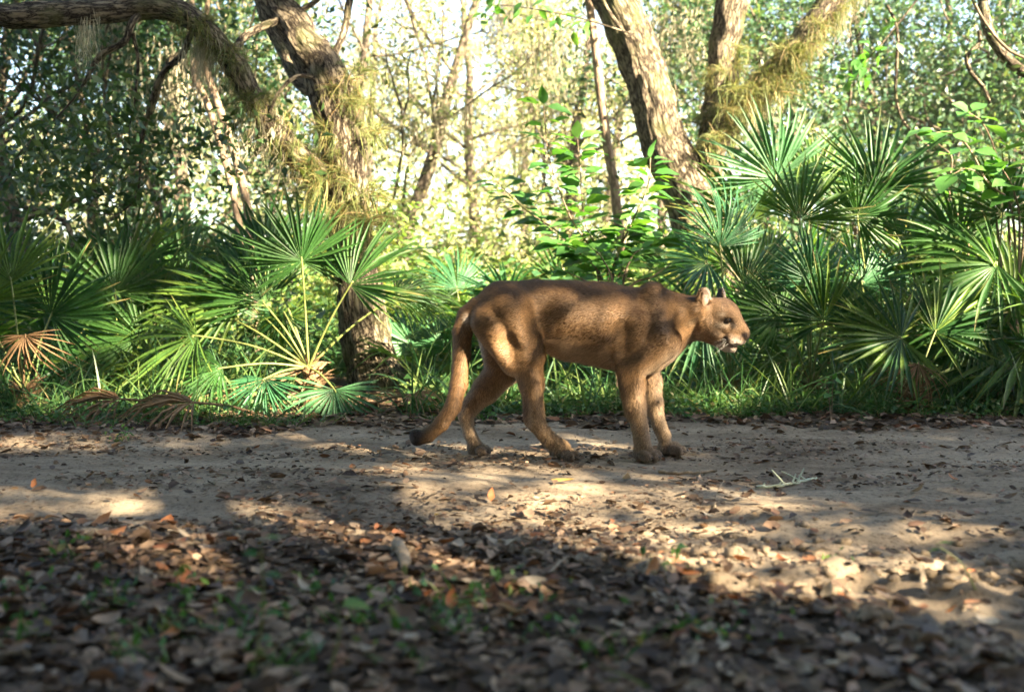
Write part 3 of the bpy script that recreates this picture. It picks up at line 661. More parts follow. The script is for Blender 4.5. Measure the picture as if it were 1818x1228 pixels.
# tall palmettos on the right
def palm(px, Y, label, fr, name='saw_palmetto', stump=.05, hb=.15, group=None):
    x = at(px, 600, Y)[0]; b = np.array([x, Y, float(surf(x, Y)) - .03]); o = empty(name, b, label, 'palmetto', group)
    hub = b + np.array([0, 0, hb]); palm_base(o, b, [b, (b + hub) / 2, hub], stump)
    for f in fr:
        px_, py_, ang, Rpx, dy, nrm, kind, dY, var = f
        pf(px_, py_, ang, Rpx, dy, nrm, kind, Y + dY, var, hub, .0045, .04, o, b)
    return o
palm(1400, 6.6, 'tall palmetto with a wide pale fan standing right of the forked oak', [
    (1378, 318, 100, 155, 0, (.1, -1, .25), 'frond_pale', 0, 2), (1325, 395, 115, 150, .1, (.1, -1, .3), 'frond', .1, 0), (1448, 330, 85, 110, .3, (0, -1, .2), 'frond', .2, 1),
    (1360, 470, 30, 120, .3, (0, -1, .4), 'frond', .1, 3), (1290, 470, 160, 110, .2, (0, -1, .5), 'frond', 0, 1)])
palm(1300, 5.75, 'blue green palmetto with narrow upright fan behind the panther head', [
    (1278, 438, 88, 125, 0, (.25, -1, .3), 'frond_pale', 0, 3), (1256, 468, 190, 105, -.2, (-.1, -.8, .7), 'frond_pale', -.05, 1), (1322, 508, 32, 150, .2, (-.2, -1, .3), 'frond', 0, 0),
    (1330, 600, 70, 110, .2, (.2, -1, .1), 'frond', .2, 1), (1250, 560, 250, 140, -.2, (0, -1, .4), 'frond_pale', -.1, 2)])
palm(1440, 5.7, 'dense palmetto with dark and pale fans in front of the tall pale fan', [
    (1440, 498, 95, 105, -.1, (0, -1, .35), 'frond_pale', -.1, 1), (1462, 570, 90, 130, -.05, (.1, -1, .2), 'frond', -.15, 2), (1420, 392, 65, 135, .1, (-.3, -1, .3), 'frond', .1, 0),
    (1385, 560, 150, 110, -.1, (.2, -1, .3), 'frond', -.1, 1), (1400, 640, 200, 100, -.2, (0, -1, .5), 'frond', -.1, 3), (1500, 600, 20, 110, -.1, (0, -1, .4), 'frond', -.1, 0)])
palm(1560, 6.0, 'palmetto with one upright fan and one black shaded disc fan', [
    (1552, 335, 75, 150, .15, (-.15, -1, .2), 'frond', .1, 0), (1522, 385, 45, 110, -.2, (.1, -1, -.1), 'frond', -.1, 2), (1530, 505, 40, 120, .1, (-.2, -1, .5), 'frond_pale', -.1, 3),
    (1600, 430, 20, 140, .1, (0, -.8, .6), 'frond', 0, 1), (1580, 560, 330, 130, 0, (0, -.9, .5), 'frond', -.1, 2), (1620, 520, 60, 130, .2, (0, -1, .3), 'frond', .1, 1)])
palm(1760, 5.6, 'dark shaded palmetto with down swept fans at the right edge', [
    (1770, 470, 200, 170, -.1, (0, -.8, .6), 'frond', 0, 1), (1740, 560, 210, 180, -.2, (0, -.8, .7), 'frond', -.1, 3), (1800, 540, 140, 150, .1, (.2, -1, .3), 'frond', 0, 0), (1780, 380, 100, 130, .2, (0, -1, .2), 'frond', .2, 2),
    (1820, 620, 190, 190, -.2, (0, -.8, .8), 'frond', -.15, 1), (1700, 430, 120, 120, .2, (0, -1, .3), 'frond', .2, 1), (1690, 650, 200, 130, -.1, (0, -.9, .6), 'frond', -.1, 0)])
palm(1625, 5.35, 'low palmetto with a dead brown hanging fan at the track edge', [
    (1630, 645, 250, 95, -.3, (0, -1, .5), 'frond_dead', -.1, 0), (1600, 600, 180, 150, -.1, (0, -.9, .6), 'frond', 0, 2), (1660, 590, 40, 140, .1, (0, -.9, .5), 'frond', .1, 1), (1560, 610, 110, 120, .1, (.1, -1, .3), 'frond', .1, 0)])
# palmettos in the left shade
palm(210, 6.0, 'shaded palmetto with dark spiky fans left of the sunlit palmetto', [
    (205, 520, 110, 150, .1, (.2, -1, .2), 'frond', 0, 2), (250, 600, 150, 170, 0, (.2, -1, .4), 'frond', 0, 0), (165, 640, 175, 150, -.2, (0, -.8, .7), 'frond', -.1, 1), (290, 560, 60, 150, .1, (-.2, -1, .3), 'frond', .1, 1),
    (120, 540, 130, 150, .1, (.2, -1, .3), 'frond', .1, 3), (230, 470, 80, 130, .3, (0, -1, .2), 'frond', .3, 2), (280, 640, 200, 150, -.2, (0, -.8, .7), 'frond', -.1, 3)])
palm(40, 5.5, 'dark palmetto with a dead tan hanging fan at the left edge', [
    (45, 595, 275, 95, -.25, (0, -1, .4), 'frond_dead', -.05, 1), (20, 500, 120, 150, .1, (.2, -1, .3), 'frond', 0, 0), (90, 560, 60, 150, .1, (0, -1, .3), 'frond', .1, 2), (-20, 620, 200, 150, -.1, (0, -.8, .7), 'frond', -.1, 1), (10, 690, 230, 130, -.2, (0, -.8, .7), 'frond', -.1, 3), (-40, 540, 80, 150, .1, (.2, -1, .3), 'frond', 0, 0)])
palm(310, 7.2, 'palmetto half hidden behind the shaded palmetto and sunlit palmetto', [
    (330, 490, 120, 130, .1, (.2, -1, .3), 'frond', 0, 1), (280, 500, 150, 140, .1, (.2, -1, .5), 'frond', 0, 2), (380, 520, 70, 120, .1, (-.2, -1, .3), 'frond', 0, 0), (300, 440, 95, 100, .2, (0, -1, .3), 'frond', .2, 3)])
# smaller palmettos scattered through the undergrowth
proto = []
def wild_palm(x, y, s_, label, group, kinds=('frond',), n=7):
    b = np.array([x, y, float(height(x, y)) - .03]); o = empty('saw_palmetto', b, label, 'palmetto', group)
    for i in range(n):
        a = random.uniform(0, 6.283); el = random.uniform(.25, 1.35); Lp = s_ * random.uniform(.45, .95)
        dr = np.array([math.cos(a) * math.cos(el), math.sin(a) * math.cos(el), math.sin(el)]); hub = b + dr * Lp
        d = unit(dr * np.array([1, 1, .75]) + np.array([0, 0, random.uniform(-.15, .2)])); nn_ = np.array([-dr[0] * .6 + random.gauss(0, .3), -dr[1] * .6 - .45, 1.0])
        place_frond(o, b, hub, d, nn_, s_ * random.uniform(.42, .62), random.choice(kinds), b + np.array([0, 0, .05]), None, .004, .06)
for px, Y, s_ in ((770, 6.6, .62), (830, 7.4, .8), (900, 6.4, .6), (960, 7.6, .85), (1040, 6.5, .6), (1110, 7.0, .7), (800, 8.6, .9), (1180, 6.3, .55), (900, 9.0, .9), (1010, 8.6, .9)):
    wild_palm(at(px, 500, Y)[0], Y, s_, 'light green palmetto in the undergrowth between the two oaks', 'palmettos between the two oaks', ('frond', 'frond_pale'))
for px, Y, s_ in ((130, 7.4, .9), (40, 7.0, .9), (-60, 6.4, .9), (240, 8.4, 1.0), (420, 7.6, .8), (-120, 8.0, 1.0)):
    wild_palm(at(px, 500, Y)[0], Y, s_, 'dark palmetto crowding the shaded undergrowth left of the mossy oak', 'palmettos in the left shade')
for px, Y, s_ in ((1480, 7.4, 1.0), (1640, 7.2, 1.1), (1720, 6.6, 1.0), (1830, 6.9, 1.1), (1900, 6.0, .9), (1560, 8.2, 1.1), (1380, 7.6, .9)):
    wild_palm(at(px, 500, Y)[0], Y, s_, 'green palmetto crowding behind the tall right palmettos', 'palmettos behind the right clump')
# ------------------------------------------------------------------ unseen oaks added beyond the camera, crowns cut to shape the shade
TE = math.tan(SUN_EL)
def hit(P):                                  # where the shadow of P meets level ground
    P = np.asarray(P, float); t = P[..., 2] / TE
    return np.stack([P[..., 0] - HX * t, P[..., 1] - HY * t], -1)
GAPS = []                                    # gaps cut in the crowns so sun patches land at chosen points (x, y, rx, ry)
def gap(p, rx_, ry_, fl=.06): h = hit(p); GAPS.append((h[0], h[1], rx_ * 1.1, ry_, fl))
for px, py, rx_, ry_ in ((130, 890, .85, .16), (1010, 850, .55, .14), (1150, 880, .5, .16), (700, 890, .45, .08), (1230, 925, .45, .14), (1300, 985, .45, .11), (900, 985, .55, .09), (560, 965, .6, .07), (150, 782, .5, .08), (560, 768, .35, .07), (1080, 1015, .35, .05), (1480, 930, .4, .07), (1540, 1000, .3, .06), (760, 1045, .25, .06), (1180, 1030, .3, .06), (420, 975, .4, .06), (640, 1010, .3, .05), (1600, 1040, .25, .06), (980, 940, .5, .05), (820, 820, .3, .06)):
    g_ = gnd(px, py); gap(g_, rx_, ry_, .22)
for px, py, Y, rx_, ry_ in ((545, 640, 5.65, .14, .12), (430, 690, 5.5, .3, .14), (470, 720, 5.4, .3, .12), (590, 560, 5.6, .2, .15), (630, 490, 5.5, .2, .2), (660, 640, 6.5, .12, .2), (540, 430, 5.6, .3, .2), (610, 340, 6.4, .28, .3), (615, 270, 6.4, .2, .2), (645, 160, 6.35, .25, .2), (505, 235, 6.2, .2, .2), (410, 290, 8.4, .3, .4), (375, 180, 8.4, .25, .3), (530, 60, 6.5, .25, .25), (1180, 270, 8.0, .3, .4), (1010, 330, 6.1, .4, .4), (1120, 380, 6.1, .3, .3), (1000, 460, 6.4, .6, .3), (850, 480, 6.6, .5, .3), (1020, 690, 5.7, .4, .10), (760, 690, 5.8, .35, .12), (1380, 310, 6.6, .14, .12), (1440, 500, 5.6, .08, .08), (240, 560, 5.9, .14, .12), (110, 500, 6.0, .14, .12), (60, 630, 5.5, .10, .10), (330, 620, 5.6, .14, .10), (180, 690, 5.4, .16, .08), (1500, 420, 5.9, .10, .10), (1600, 480, 5.9, .12, .10), (1720, 520, 5.6, .12, .10), (1560, 640, 5.4, .12, .08), (1660, 600, 5.4, .10, .10), (1780, 420, 5.7, .12, .10), (1330, 680, 5.3, .14, .07)):
    gap(at(px, py, Y), rx_, ry_)
def shade(x, y, m=.2):
    n = fbm(np.stack([x * .8, y * .8], -1), 171, 3)
    d = np.interp(y, [1.9, 2.5, 4.6, 6.2, 7.2, 8.6, 12], [1, .9, .88, .56, .25, .06, .03])
    d = np.maximum(d, np.where((x < -3.2 - (y - 8) * .33) & (y < 18), .85, 0))
    d = d * np.where(y > 4.4, sstep(.30, .55, n + d * .28), 1)
    for a, b, rx_, ry_, fl in GAPS:
        q = ((x - a) / (rx_ + m)) ** 2 + ((y - b) / (ry_ + m)) ** 2
        d = np.minimum(d, fl + (1 - fl) * sstep(.6, 1.3, q))
    for px_, z_ in PBODY:                    # crown density over the animal set for soft dappled sun
        h_ = hit(np.array([px_, 4.05, z_])); pm = sstep(1.5, .8, ((x - h_[0]) / .16) ** 2 + ((y - h_[1]) / .13) ** 2); d = d * (1 - pm) + pm * (.24 if z_ < .35 else .24 if px_ < .35 else .30 if px_ < .75 else .18)
    return d
PBODY = [(a, z) for a in np.arange(-.25, 1.05, .13) for z in (.12, .3, .48, .66)]
SH = [  # x, y, crown centre height, crown radii, trunk radius
    (6.2, -1.6, 4.8, 2.6, 2.0, .22), (8.8, 0.4, 5.6, 2.6, 2.2, .24), (4.6, -4.2, 4.6, 2.8, 2.0, .22), (9.6, -4.0, 6.6, 3.2, 2.4, .28), (3.4, -2.2, 2.6, 1.7, 1.3, .12), (12.0, -1.0, 7.5, 3.2, 2.6, .28), (7.0, -7.0, 6.4, 3.2, 2.4, .26), (13.5, 3.0, 8.2, 3.0, 2.4, .28),
      (6.0, -2.5, 9.2, 3.2, 2.4, .28), (10.5, -5.5, 11.5, 3.6, 2.8, .3), (8.2, -3.6, 12.0, 3.4, 2.6, .3), (13.5, -7.5, 14.5, 3.8, 3.0, .32), (1.0, -3.6, 5.2, 3.2, 1.8, .24), (-3.4, -1.6, 5.6, 3.4, 2.0, .26), (-2.0, -6.0, 6.0, 3.4, 2.6, .26), (-6.5, 1.6, 6.2, 3.2, 2.2, .24), (1.8, .6, 6.6, 3.0, 1.5, .22), (-.8, 3.2, 6.8, 2.8, 1.4, .2)]
G5 = 'unseen oaks added to shade the track'
for x0, y0, zc, rh, rv, tr in SH:
    tx, ty = (-x0 + 2.6, -y0 - 2.2) if abs(x0) < 3 and y0 > 0 else (0.0, 0.0)
    uu = .6 * x0 + .8 * y0
    if not tx and .5 < uu < 3.8: tx, ty = .6 * (.3 - uu), .8 * (.3 - uu)          # trunk base shifted so its shadow misses the sun patches
    o0 = np.array([x0, y0, float(height(x0, y0)) - .1]); root = empty('unseen_shade_oak', o0, 'unseen leafy oak added on the near side to shade the track', 'tree', G5)
    V, F, c_ = tube(spline([[tx, ty, 0], [tx + .1, ty + .05, zc * .4], [tx * .6 - .1, ty * .6, zc * .8], [0, .1, zc + rv * .5]], 24), np.linspace(tr, tr * .4, 24), 14); link('trunk', make_mesh('shade_trunk', V, F, {'crd': c_}, True, [M['bark_far']]), root)
    n = int(900 * (rh / 2.6) ** 2 * (rv / 2.0)); q = rdir(n) * (rng.random(n) ** .4)[:, None] * np.array([rh, rh, rv]); C = q + np.array([0, 0, zc])
    W = C + o0; hx_ = hit(W); C = C[rng.random(n) < shade(hx_[:, 0], hx_[:, 1]) ** .35]
    if not len(C): continue
    per = 26; i = np.repeat(np.arange(len(C)), per); Pn = C[i] + rng.normal(size=(len(i), 3)) * .13
    hh_ = hit(Pn + o0); Pn = Pn[rng.random(len(Pn)) < shade(hh_[:, 0], hh_[:, 1]) ]
    V, F, r = leaf_cloud(Pn, .115 * rng.uniform(.6, 1.3, len(Pn)), .55); link('crown', make_mesh('shade_crown', V, F, {'rnd': r}, False, [M['oak_leaf']]), root)
    bag = Bag()
    for k in range(10):
        e = C[rng.integers(len(C))]; s_ = np.array([tx * .7, ty * .7, zc * random.uniform(.7, .85)]) if tx else np.array([0, 0, zc * random.uniform(.4, .9)]); V, F, c_ = tube(spline([s_, (s_ + e) / 2 + rng.normal(size=3) * .2, e], 10), np.linspace(tr * .3, tr * .08, 10), 6)
        lh = hit(V + o0)
        if shade(lh[:, 0], lh[:, 1]).min() < .5: continue
        link('limb', make_mesh('shade_limb', V, F, {'crd': c_}, True, [M['bark_far']]), root)

# unseen undergrowth added behind and beside the camera to block low sky light
n = 90000
a = rng.uniform(0, 6.283, n); rr = rng.uniform(0, 1, n)
C = np.stack([rng.uniform(-14, 14, n), rng.uniform(-13, 2.0, n), np.zeros(n)], -1)
inn = (C[:, 1] > -3.2 - .25 * np.abs(C[:, 0])) & (np.abs(C[:, 0]) < 5.0 + .3 * (C[:, 1] + 3)); C = C[~inn]
C[:, 2] = rng.random(len(C)) * (2.2 + 2.4 * np.clip((-C[:, 1] - 3) / 4, 0, 1) + 1.5 * np.clip((-C[:, 0] - 4) / 3, 0, 1)) * (.5 + fbm(C[:, :2] * .5, 191, 2))
h_ = hit(C); C = C[(h_[:, 1] < 2.35) | (h_[:, 1] > 5.2) | (rng.random(len(C)) > .9)]
C = C[shade(*hit(C).T) > .4]
V, F, r = leaf_cloud(C, rng.uniform(.12, .28, len(C)), .5)
tag(link('unseen_thicket', make_mesh('unseen_thicket', V, F, {'rnd': r}, False, [M['dark_leaf']])), 'unseen dark leafy thicket added on the near side to block sky light', 'thicket', kind='stuff')
# ------------------------------------------------------------------ panther
PY = 4.09                                  # mid plane of the animal
PS = FPX / PY                              # pixels per metre in that plane
GZ = float(np.mean(surf(np.linspace(-0.2, 0.7, 12), np.full(12, PY))))
def pp(px, py, lat=0.0):                   # lat in metres, negative = the near (right) side
    p = at(px, py, PY); return np.array([p[0], PY + lat, p[2]])
HPIV = pp(1250, 566); HYAW = math.radians(-32)
def hp(px, py, lat=0.0):
    q = pp(1250 + (px - 1250) * 1.08, py, lat) - HPIV; c, s_ = math.cos(HYAW), math.sin(HYAW)
    return HPIV + np.array([c * q[0] - s_ * q[1], s_ * q[0] + c * q[1], q[2]])
HG = 0.0045
bmin = np.array([pp(722, 600)[0], PY - 0.25, GZ - 0.05]); bmax = np.array([pp(1345, 600)[0], PY + 0.25, pp(900, 480)[2]])
nn = np.ceil((bmax - bmin) / HG).astype(int)
AX = [bmin[i] + np.arange(nn[i]) * HG for i in range(3)]
FLD = np.full(nn, 1.0, np.float32)
def _box(lo, hi):
    sl = []
    for i in range(3):
        a = max(0, int((lo[i] - bmin[i]) / HG)); b = min(nn[i], int((hi[i] - bmin[i]) / HG) + 2); sl.append(slice(a, max(a + 1, b)))
    g = np.meshgrid(AX[0][sl[0]], AX[1][sl[1]], AX[2][sl[2]], indexing='ij', sparse=True)
    return tuple(sl), g
def _smin(sl, d, k, sub=False):
    f = FLD[sl]
    if sub:
        d = -d; h = np.maximum(k - np.abs(f - d), 0) / k; FLD[sl] = np.maximum(f, d) + h * h * k * 0.25
    else:
        h = np.maximum(k - np.abs(f - d), 0) / k; FLD[sl] = np.minimum(f, d) + - h * h * k * 0.25
def cone(a, ra, b, rb, k=0.03, ys=1.0, sub=False):
    """round cone; radii in pixels; ys squeezes it sideways"""
    ra /= PS; rb /= PS; r = max(ra, rb) + k + 0.03
    sl, (X, Y, Z) = _box(np.minimum(a, b) - r, np.maximum(a, b) + r)
    cy = (a[1] + b[1]) / 2
    ba = b - a; L2 = (ba[0] ** 2 + (ba[1] / ys) ** 2 + ba[2] ** 2) + 1e-9
    x = X - a[0]; y = (Y - a[1]) / ys; z = Z - a[2]
    t = np.clip((x * ba[0] + y * ba[1] / ys + z * ba[2]) / L2, 0, 1)
    d = np.sqrt((x - ba[0] * t) ** 2 + (y - ba[1] / ys * t) ** 2 + (z - ba[2] * t) ** 2) - (ra + (rb - ra) * t)
    _smin(sl, (d * min(1, ys)).astype(np.float32), k, sub)
def chain(pts, k=0.03, ys=1.0):
    for (a, ra), (b, rb) in zip(pts[:-1], pts[1:]): cone(a, ra, b, rb, k, ys)
def ellip(c, e1, e2, e3, r, k=0.01, sub=False):
    R_ = max(r) + k + 0.03
    sl, (X, Y, Z) = _box(c - R_, c + R_)
    q = []
    for e in (e1, e2, e3): q.append((X - c[0]) * e[0] + (Y - c[1]) * e[1] + (Z - c[2]) * e[2])
    k0 = np.sqrt(sum((a / b) ** 2 for a, b in zip(q, r))); k1 = np.sqrt(sum((a / b ** 2) ** 2 for a, b in zip(q, r))) + 1e-9
    _smin(sl, (k0 * (k0 - 1) / k1).astype(np.float32), k, sub)

# trunk of the body
chain([(pp(899, 559), 55), (pp(950, 551), 49), (pp(1010, 564), 61), (pp(1070, 573), 66), (pp(1122, 585), 63), (pp(1160, 588), 58)], 0.045, 0.80)
cone(pp(1005, 605), 26, pp(1085, 622), 24, 0.04, 0.9)                       # soft belly line
cone(pp(962, 592), 17, pp(1015, 618), 17, 0.03, 1.0)                        # flank fold
cone(pp(862, 558), 29, pp(890, 545), 40, 0.045, 1.0)                        # croup
cone(pp(1140, 566), 48, pp(1240, 562), 31, 0.045, 0.82)                     # neck
cone(pp(1165, 598), 39, pp(1222, 578), 24, 0.035, 0.85)
cone(pp(1150, 626), 36, pp(1172, 604), 35, 0.035, 0.95)                     # breast
# shoulders
for sgn in (-1, 1):
    cone(pp(1158, 521, sgn * 0.042), 20, pp(1168, 596, sgn * 0.092), 32, 0.03)
    cone(pp(1180, 540, sgn * 0.03), 22, pp(1222, 550, sgn * 0.02), 19, 0.03)      # scapula
    cone(pp(1172, 604, sgn * 0.094), 31, pp(1120, 644, sgn * 0.098), 26, 0.016)      # upper arm
    cone(pp(1128, 575, sgn * 0.09), 26, pp(1110, 632, sgn * 0.100), 24, 0.018)       # triceps
    cone(pp(1190, 560, sgn * 0.07), 22, pp(1232, 552, sgn * 0.055), 20, 0.03)        # neck muscle
# near fore leg
LN, LF = -0.090, 0.075
chain([(pp(1115, 645, LN), 24), (pp(1118, 680, LN), 21.5), (pp(1122, 715, LN), 18.5), (pp(1131, 752, LN), 14), (pp(1135, 780, LN), 15)], 0.014)
cone(pp(1104, 650, LN), 14, pp(1111, 690, LN), 11, 0.014)                            # elbow point
# far fore leg
chain([(pp(1150, 645, LF), 25), (pp(1160, 680, LF), 18.5), (pp(1165, 720, LF), 16), (pp(1175, 758, LF), 11.5), (pp(1184, 778, LF), 13)], 0.014)
# near hind leg
HN, HF = -0.078, 0.07
cone(pp(916, 556, HN * 0.80), 38, pp(939, 628, HN * 1.05), 28, 0.02)                # quadriceps
cone(pp(870, 572, HN * 0.75), 31, pp(916, 638, HN * 1.0), 27, 0.022)                # hamstrings
cone(pp(905, 550, HN * 0.6), 42, pp(888, 575, HN * 0.65), 38, 0.03)                  # rump
chain([(pp(934, 636, HN), 29), (pp(943, 680, HN), 21), (pp(949, 716, HN), 14), (pp(952, 746, HN), 14.5)], 0.014)
cone(pp(934, 698, HN), 7, pp(937, 744, HN), 7.5, 0.008)                              # tendon at the back of the shank
chain([(pp(951, 747, HN), 15.5), (pp(975, 776, HN), 13), (pp(996, 788, HN), 13)], 0.012)
# far hind leg
cone(pp(886, 580, HF), 42, pp(893, 655, HF), 31, 0.025)
chain([(pp(893, 657, HF), 30), (pp(862, 694, HF), 24), (pp(836, 722, HF), 16), (pp(826, 742, HF), 13.5)], 0.014)
chain([(pp(826, 742, HF), 13), (pp(832, 772, HF), 10.5), (pp(840, 788, HF), 12)], 0.012)
# paws
CLAWS = []
def paw(px, lat, yaw, rs=1.0, back=0.0):
    c = pp(px, 790, lat); c[2] = GZ + 0.026 * rs
    d = np.array([math.cos(yaw), math.sin(yaw), 0]); s_ = np.array([-d[1], d[0], 0])
    cone(c - d * (0.022 + back), 11 * rs, c + d * 0.014, 11 * rs, 0.02)
    for i in (-1.5, -0.5, 0.5, 1.5):
        f = 0.034 if abs(i) < 1 else 0.020
        b = c + d * 0.008 + s_ * i * 0.020 * rs; e = c + d * (f + .006) * rs + s_ * i * 0.027 * rs
        e[2] = GZ + 0.021 * rs
        cone(b, 7.4 * rs, e, 7.0 * rs, 0.004)
        CLAWS.append((e + d * 0.014 * rs + np.array([0, 0, 0.002]), d))
paw(1140, LN, math.radians(-32), 1.18)
paw(1197, LF, math.radians(-6), 1.12, 0.01)
paw(1000, HN, math.radians(-8), 1.1, 0.01)
paw(848, HF, math.radians(-5), 1.0)
# tail
chain([(pp(850, 549), 22), (pp(832, 562, -0.01), 18), (pp(822, 590, -0.02), 16.5), (pp(820, 630, -0.025), 15), (pp(815, 680, -0.03), 14), (pp(805, 720, -0.03), 13),
       (pp(785, 750, -0.03), 12.5), (pp(760, 771, -0.03), 12), (pp(742, 776, -0.03), 11.5), (pp(738, 770, -0.03), 10)], 0.012)
# head
cone(hp(1256, 560), 32, hp(1278, 558), 30, 0.022, 0.98)
cone(hp(1240, 564), 33, hp(1258, 572), 31, 0.035, 0.9)
cone(hp(1288, 560), 24, hp(1305, 587), 18, 0.018, 0.85)
cone(hp(1296, 556), 13, hp(1319, 588), 8.5, 0.010, 1.15)                   # forehead to nose bridge
cone(hp(1316, 592), 7.5, hp(1320, 594), 7.0, 0.006, 1.15)                  # nose
for sgn in (-1, 1):
    cone(hp(1264, 578, sgn * 0.040), 20, hp(1278, 592, sgn * 0.032), 15, 0.016)      # cheek
    cone(hp(1299, 600, sgn * 0.019), 13, hp(1309, 601, sgn * 0.012), 10.5, 0.008)    # upper lip
    cone(hp(1288, 552, sgn * 0.038), 9.5, hp(1303, 563, sgn * 0.024), 7.5, 0.010)    # brow
    cone(hp(1278, 574, sgn * 0.050), 9, hp(1292, 582, sgn * 0.036), 8, 0.010)        # cheek bone
cone(hp(1258, 590), 18, hp(1288, 613), 10, 0.016, 1.0)                     # lower jaw
cone(hp(1286, 613), 10, hp(1297, 616), 9, 0.006, 1.25)                    # chin
for sgn in (-1, 1):
    ellip(hp(1297.5, 569, sgn * 0.050), np.array([1, 0, 0.]), np.array([0, 1., 0]), np.array([0, 0, 1.]), (0.017, 0.014, 0.010), 0.006, True)
    # ears
    c, s_ = math.cos(HYAW), math.sin(HYAW)
    e3 = unit(np.array([-0.05, 0.40 * sgn, 0.93])); nrm_ = np.array([c * 0.75, s_ * 0.75, 0.05]) + np.array([0, sgn * 0.55, 0])
    e2 = unit(np.cross(e3, nrm_)); e1 = np.cross(e2, e3)
    ce = hp(1259 if sgn < 0 else 1268, 531, -0.064 if sgn < 0 else 0.082)
    ellip(ce, e1, e2, e3, (0.015, 0.038, 0.050), 0.014)
    ellip(ce + e1 * 0.013 + e3 * 0.004, e1, e2, e3, (0.013, 0.028, 0.038), 0.003, True)
# mouth slit
for a, b, r in ((1284, 609, 1.3), (1294, 610.5, 1.3), (1302, 611, 1.4), (1309, 611, 1.6)):
    cone(hp(a, b, -0.10), r, hp(a, b, 0.10), r, 0.005, 1.0, True)
# shallow hollows: behind the shoulder, before the haunch, between neck and shoulder
for q, r in (((1096, 590, -0.175), 20), ((1100, 630, -0.175), 14), ((960, 545, -0.17), 24), ((1206, 552, -0.125), 16), ((900, 606, -0.150), 9)):
    cone(pp(*q), r, pp(q[0] + 8, q[1] + 26, q[2]), r * 0.9, 0.05, 1.0, True)

def surface_nets(Fd, org, h):
    ins = Fd < 0
    nx, ny, nz = Fd.shape
    cs = np.zeros((nx - 1, ny - 1, nz - 1), np.int8)
    for a in (0, 1):
        for b in (0, 1):
            for c in (0, 1): cs += ins[a:nx - 1 + a, b:ny - 1 + b, c:nz - 1 + c]
    act = (cs > 0) & (cs < 8); idx = np.argwhere(act)
    ids = np.full(act.shape, -1, np.int64); ids[act] = np.arange(len(idx))
    pos = np.zeros((len(idx), 3)); cnt = np.zeros(len(idx))
    corners = [(a, b, c) for a in (0, 1) for b in (0, 1) for c in (0, 1)]
    for p in corners:
        for ax in range(3):
            if p[ax]: continue
            q = list(p); q[ax] = 1
            fa = Fd[idx[:, 0] + p[0], idx[:, 1] + p[1], idx[:, 2] + p[2]]; fb = Fd[idx[:, 0] + q[0], idx[:, 1] + q[1], idx[:, 2] + q[2]]
            mk = (fa < 0) != (fb < 0); t = np.where(mk, fa / np.where(mk, fa - fb, 1), 0)
            pt = idx + np.array(p); pt = pt.astype(float); pt[:, ax] += t
            pos[mk] += pt[mk]; cnt[mk] += 1
    Vv = np.asarray(org) + pos / cnt[:, None] * h
    Fs = []
    for ax in range(3):
        o1, o2 = (ax + 1) % 3, (ax + 2) % 3
        s0 = [slice(None)] * 3; s1 = [slice(None)] * 3; s0[ax] = slice(0, -1); s1[ax] = slice(1, None)
        a = ins[tuple(s0)]; b = ins[tuple(s1)]
        e = np.argwhere(a != b)
        e = e[(e[:, o1] > 0) & (e[:, o2] > 0) & (e[:, o1] < Fd.shape[o1] - 1) & (e[:, o2] < Fd.shape[o2] - 1)]
        fl = a[e[:, 0], e[:, 1], e[:, 2]]
        qs = []
        for d1, d2 in ((1, 1), (0, 1), (0, 0), (1, 0)):
            k = e.copy(); k[:, o1] -= d1; k[:, o2] -= d2; qs.append(ids[k[:, 0], k[:, 1], k[:, 2]])
        q = np.stack(qs, 1); q[~fl] = q[~fl][:, ::-1]; Fs.append(q)
    return Vv, np.concatenate(Fs)
PV, PF = surface_nets(FLD, bmin, HG)
# light smoothing
def smooth_mesh(V, F, it=3, lam=0.5):
    e = np.concatenate([F[:, [0, 1]], F[:, [1, 2]], F[:, [2, 3]], F[:, [3, 0]]])
    for _ in range(it):
        acc = np.zeros_like(V); c = np.zeros(len(V))
        for k in range(3):
            acc[:, k] = np.bincount(e[:, 0], V[e[:, 1], k], len(V)) + np.bincount(e[:, 1], V[e[:, 0], k], len(V))
        c = np.bincount(e[:, 0], minlength=len(V)) + np.bincount(e[:, 1], minlength=len(V))
        V = V + lam * (acc / c[:, None] - V)
    return V
PV = smooth_mesh(PV, PF, 2)
PN = np.zeros_like(PV)
fn = np.cross(PV[PF[:, 2]] - PV[PF[:, 0]], PV[PF[:, 3]] - PV[PF[:, 1]])
for c in range(4):
    for k in range(3): PN[:, k] += np.bincount(PF[:, c], fn[:, k], len(PV))
PN = unit(PN)
# muscles and skin folds as low relief
relief = 0.003 * (fbm(PV * np.array([7, 7, 9.]), 31, 2) - 0.5)
ppx, ppy = CX + FPX * PV[:, 0] / PY, None
ppy = np.array([0.0]); 
def ppix(V):
    d = np.stack([V[:, 0], np.full(len(V), PY), V[:, 2]], -1); return to_px(d)
X_, Y_ = ppix(PV); LAT = PV[:, 1] - PY
body = sstep(940, 985, X_) * sstep(1120, 1080, X_) * sstep(540, 575, Y_)
relief += 0.0007 * body * np.sin((X_ + Y_ * 0.25) * 0.33)                    # ribs
def seg(ax_, ay_, bx_, by_, w_):
    dx, dy = bx_ - ax_, by_ - ay_; t = np.clip(((X_ - ax_) * dx + (Y_ - ay_) * dy) / (dx * dx + dy * dy), 0, 1)
    return np.exp(-((X_ - ax_ - t * dx) ** 2 + (Y_ - ay_ - t * dy) ** 2) / w_ ** 2)
side = sstep(.02, -.04, LAT)
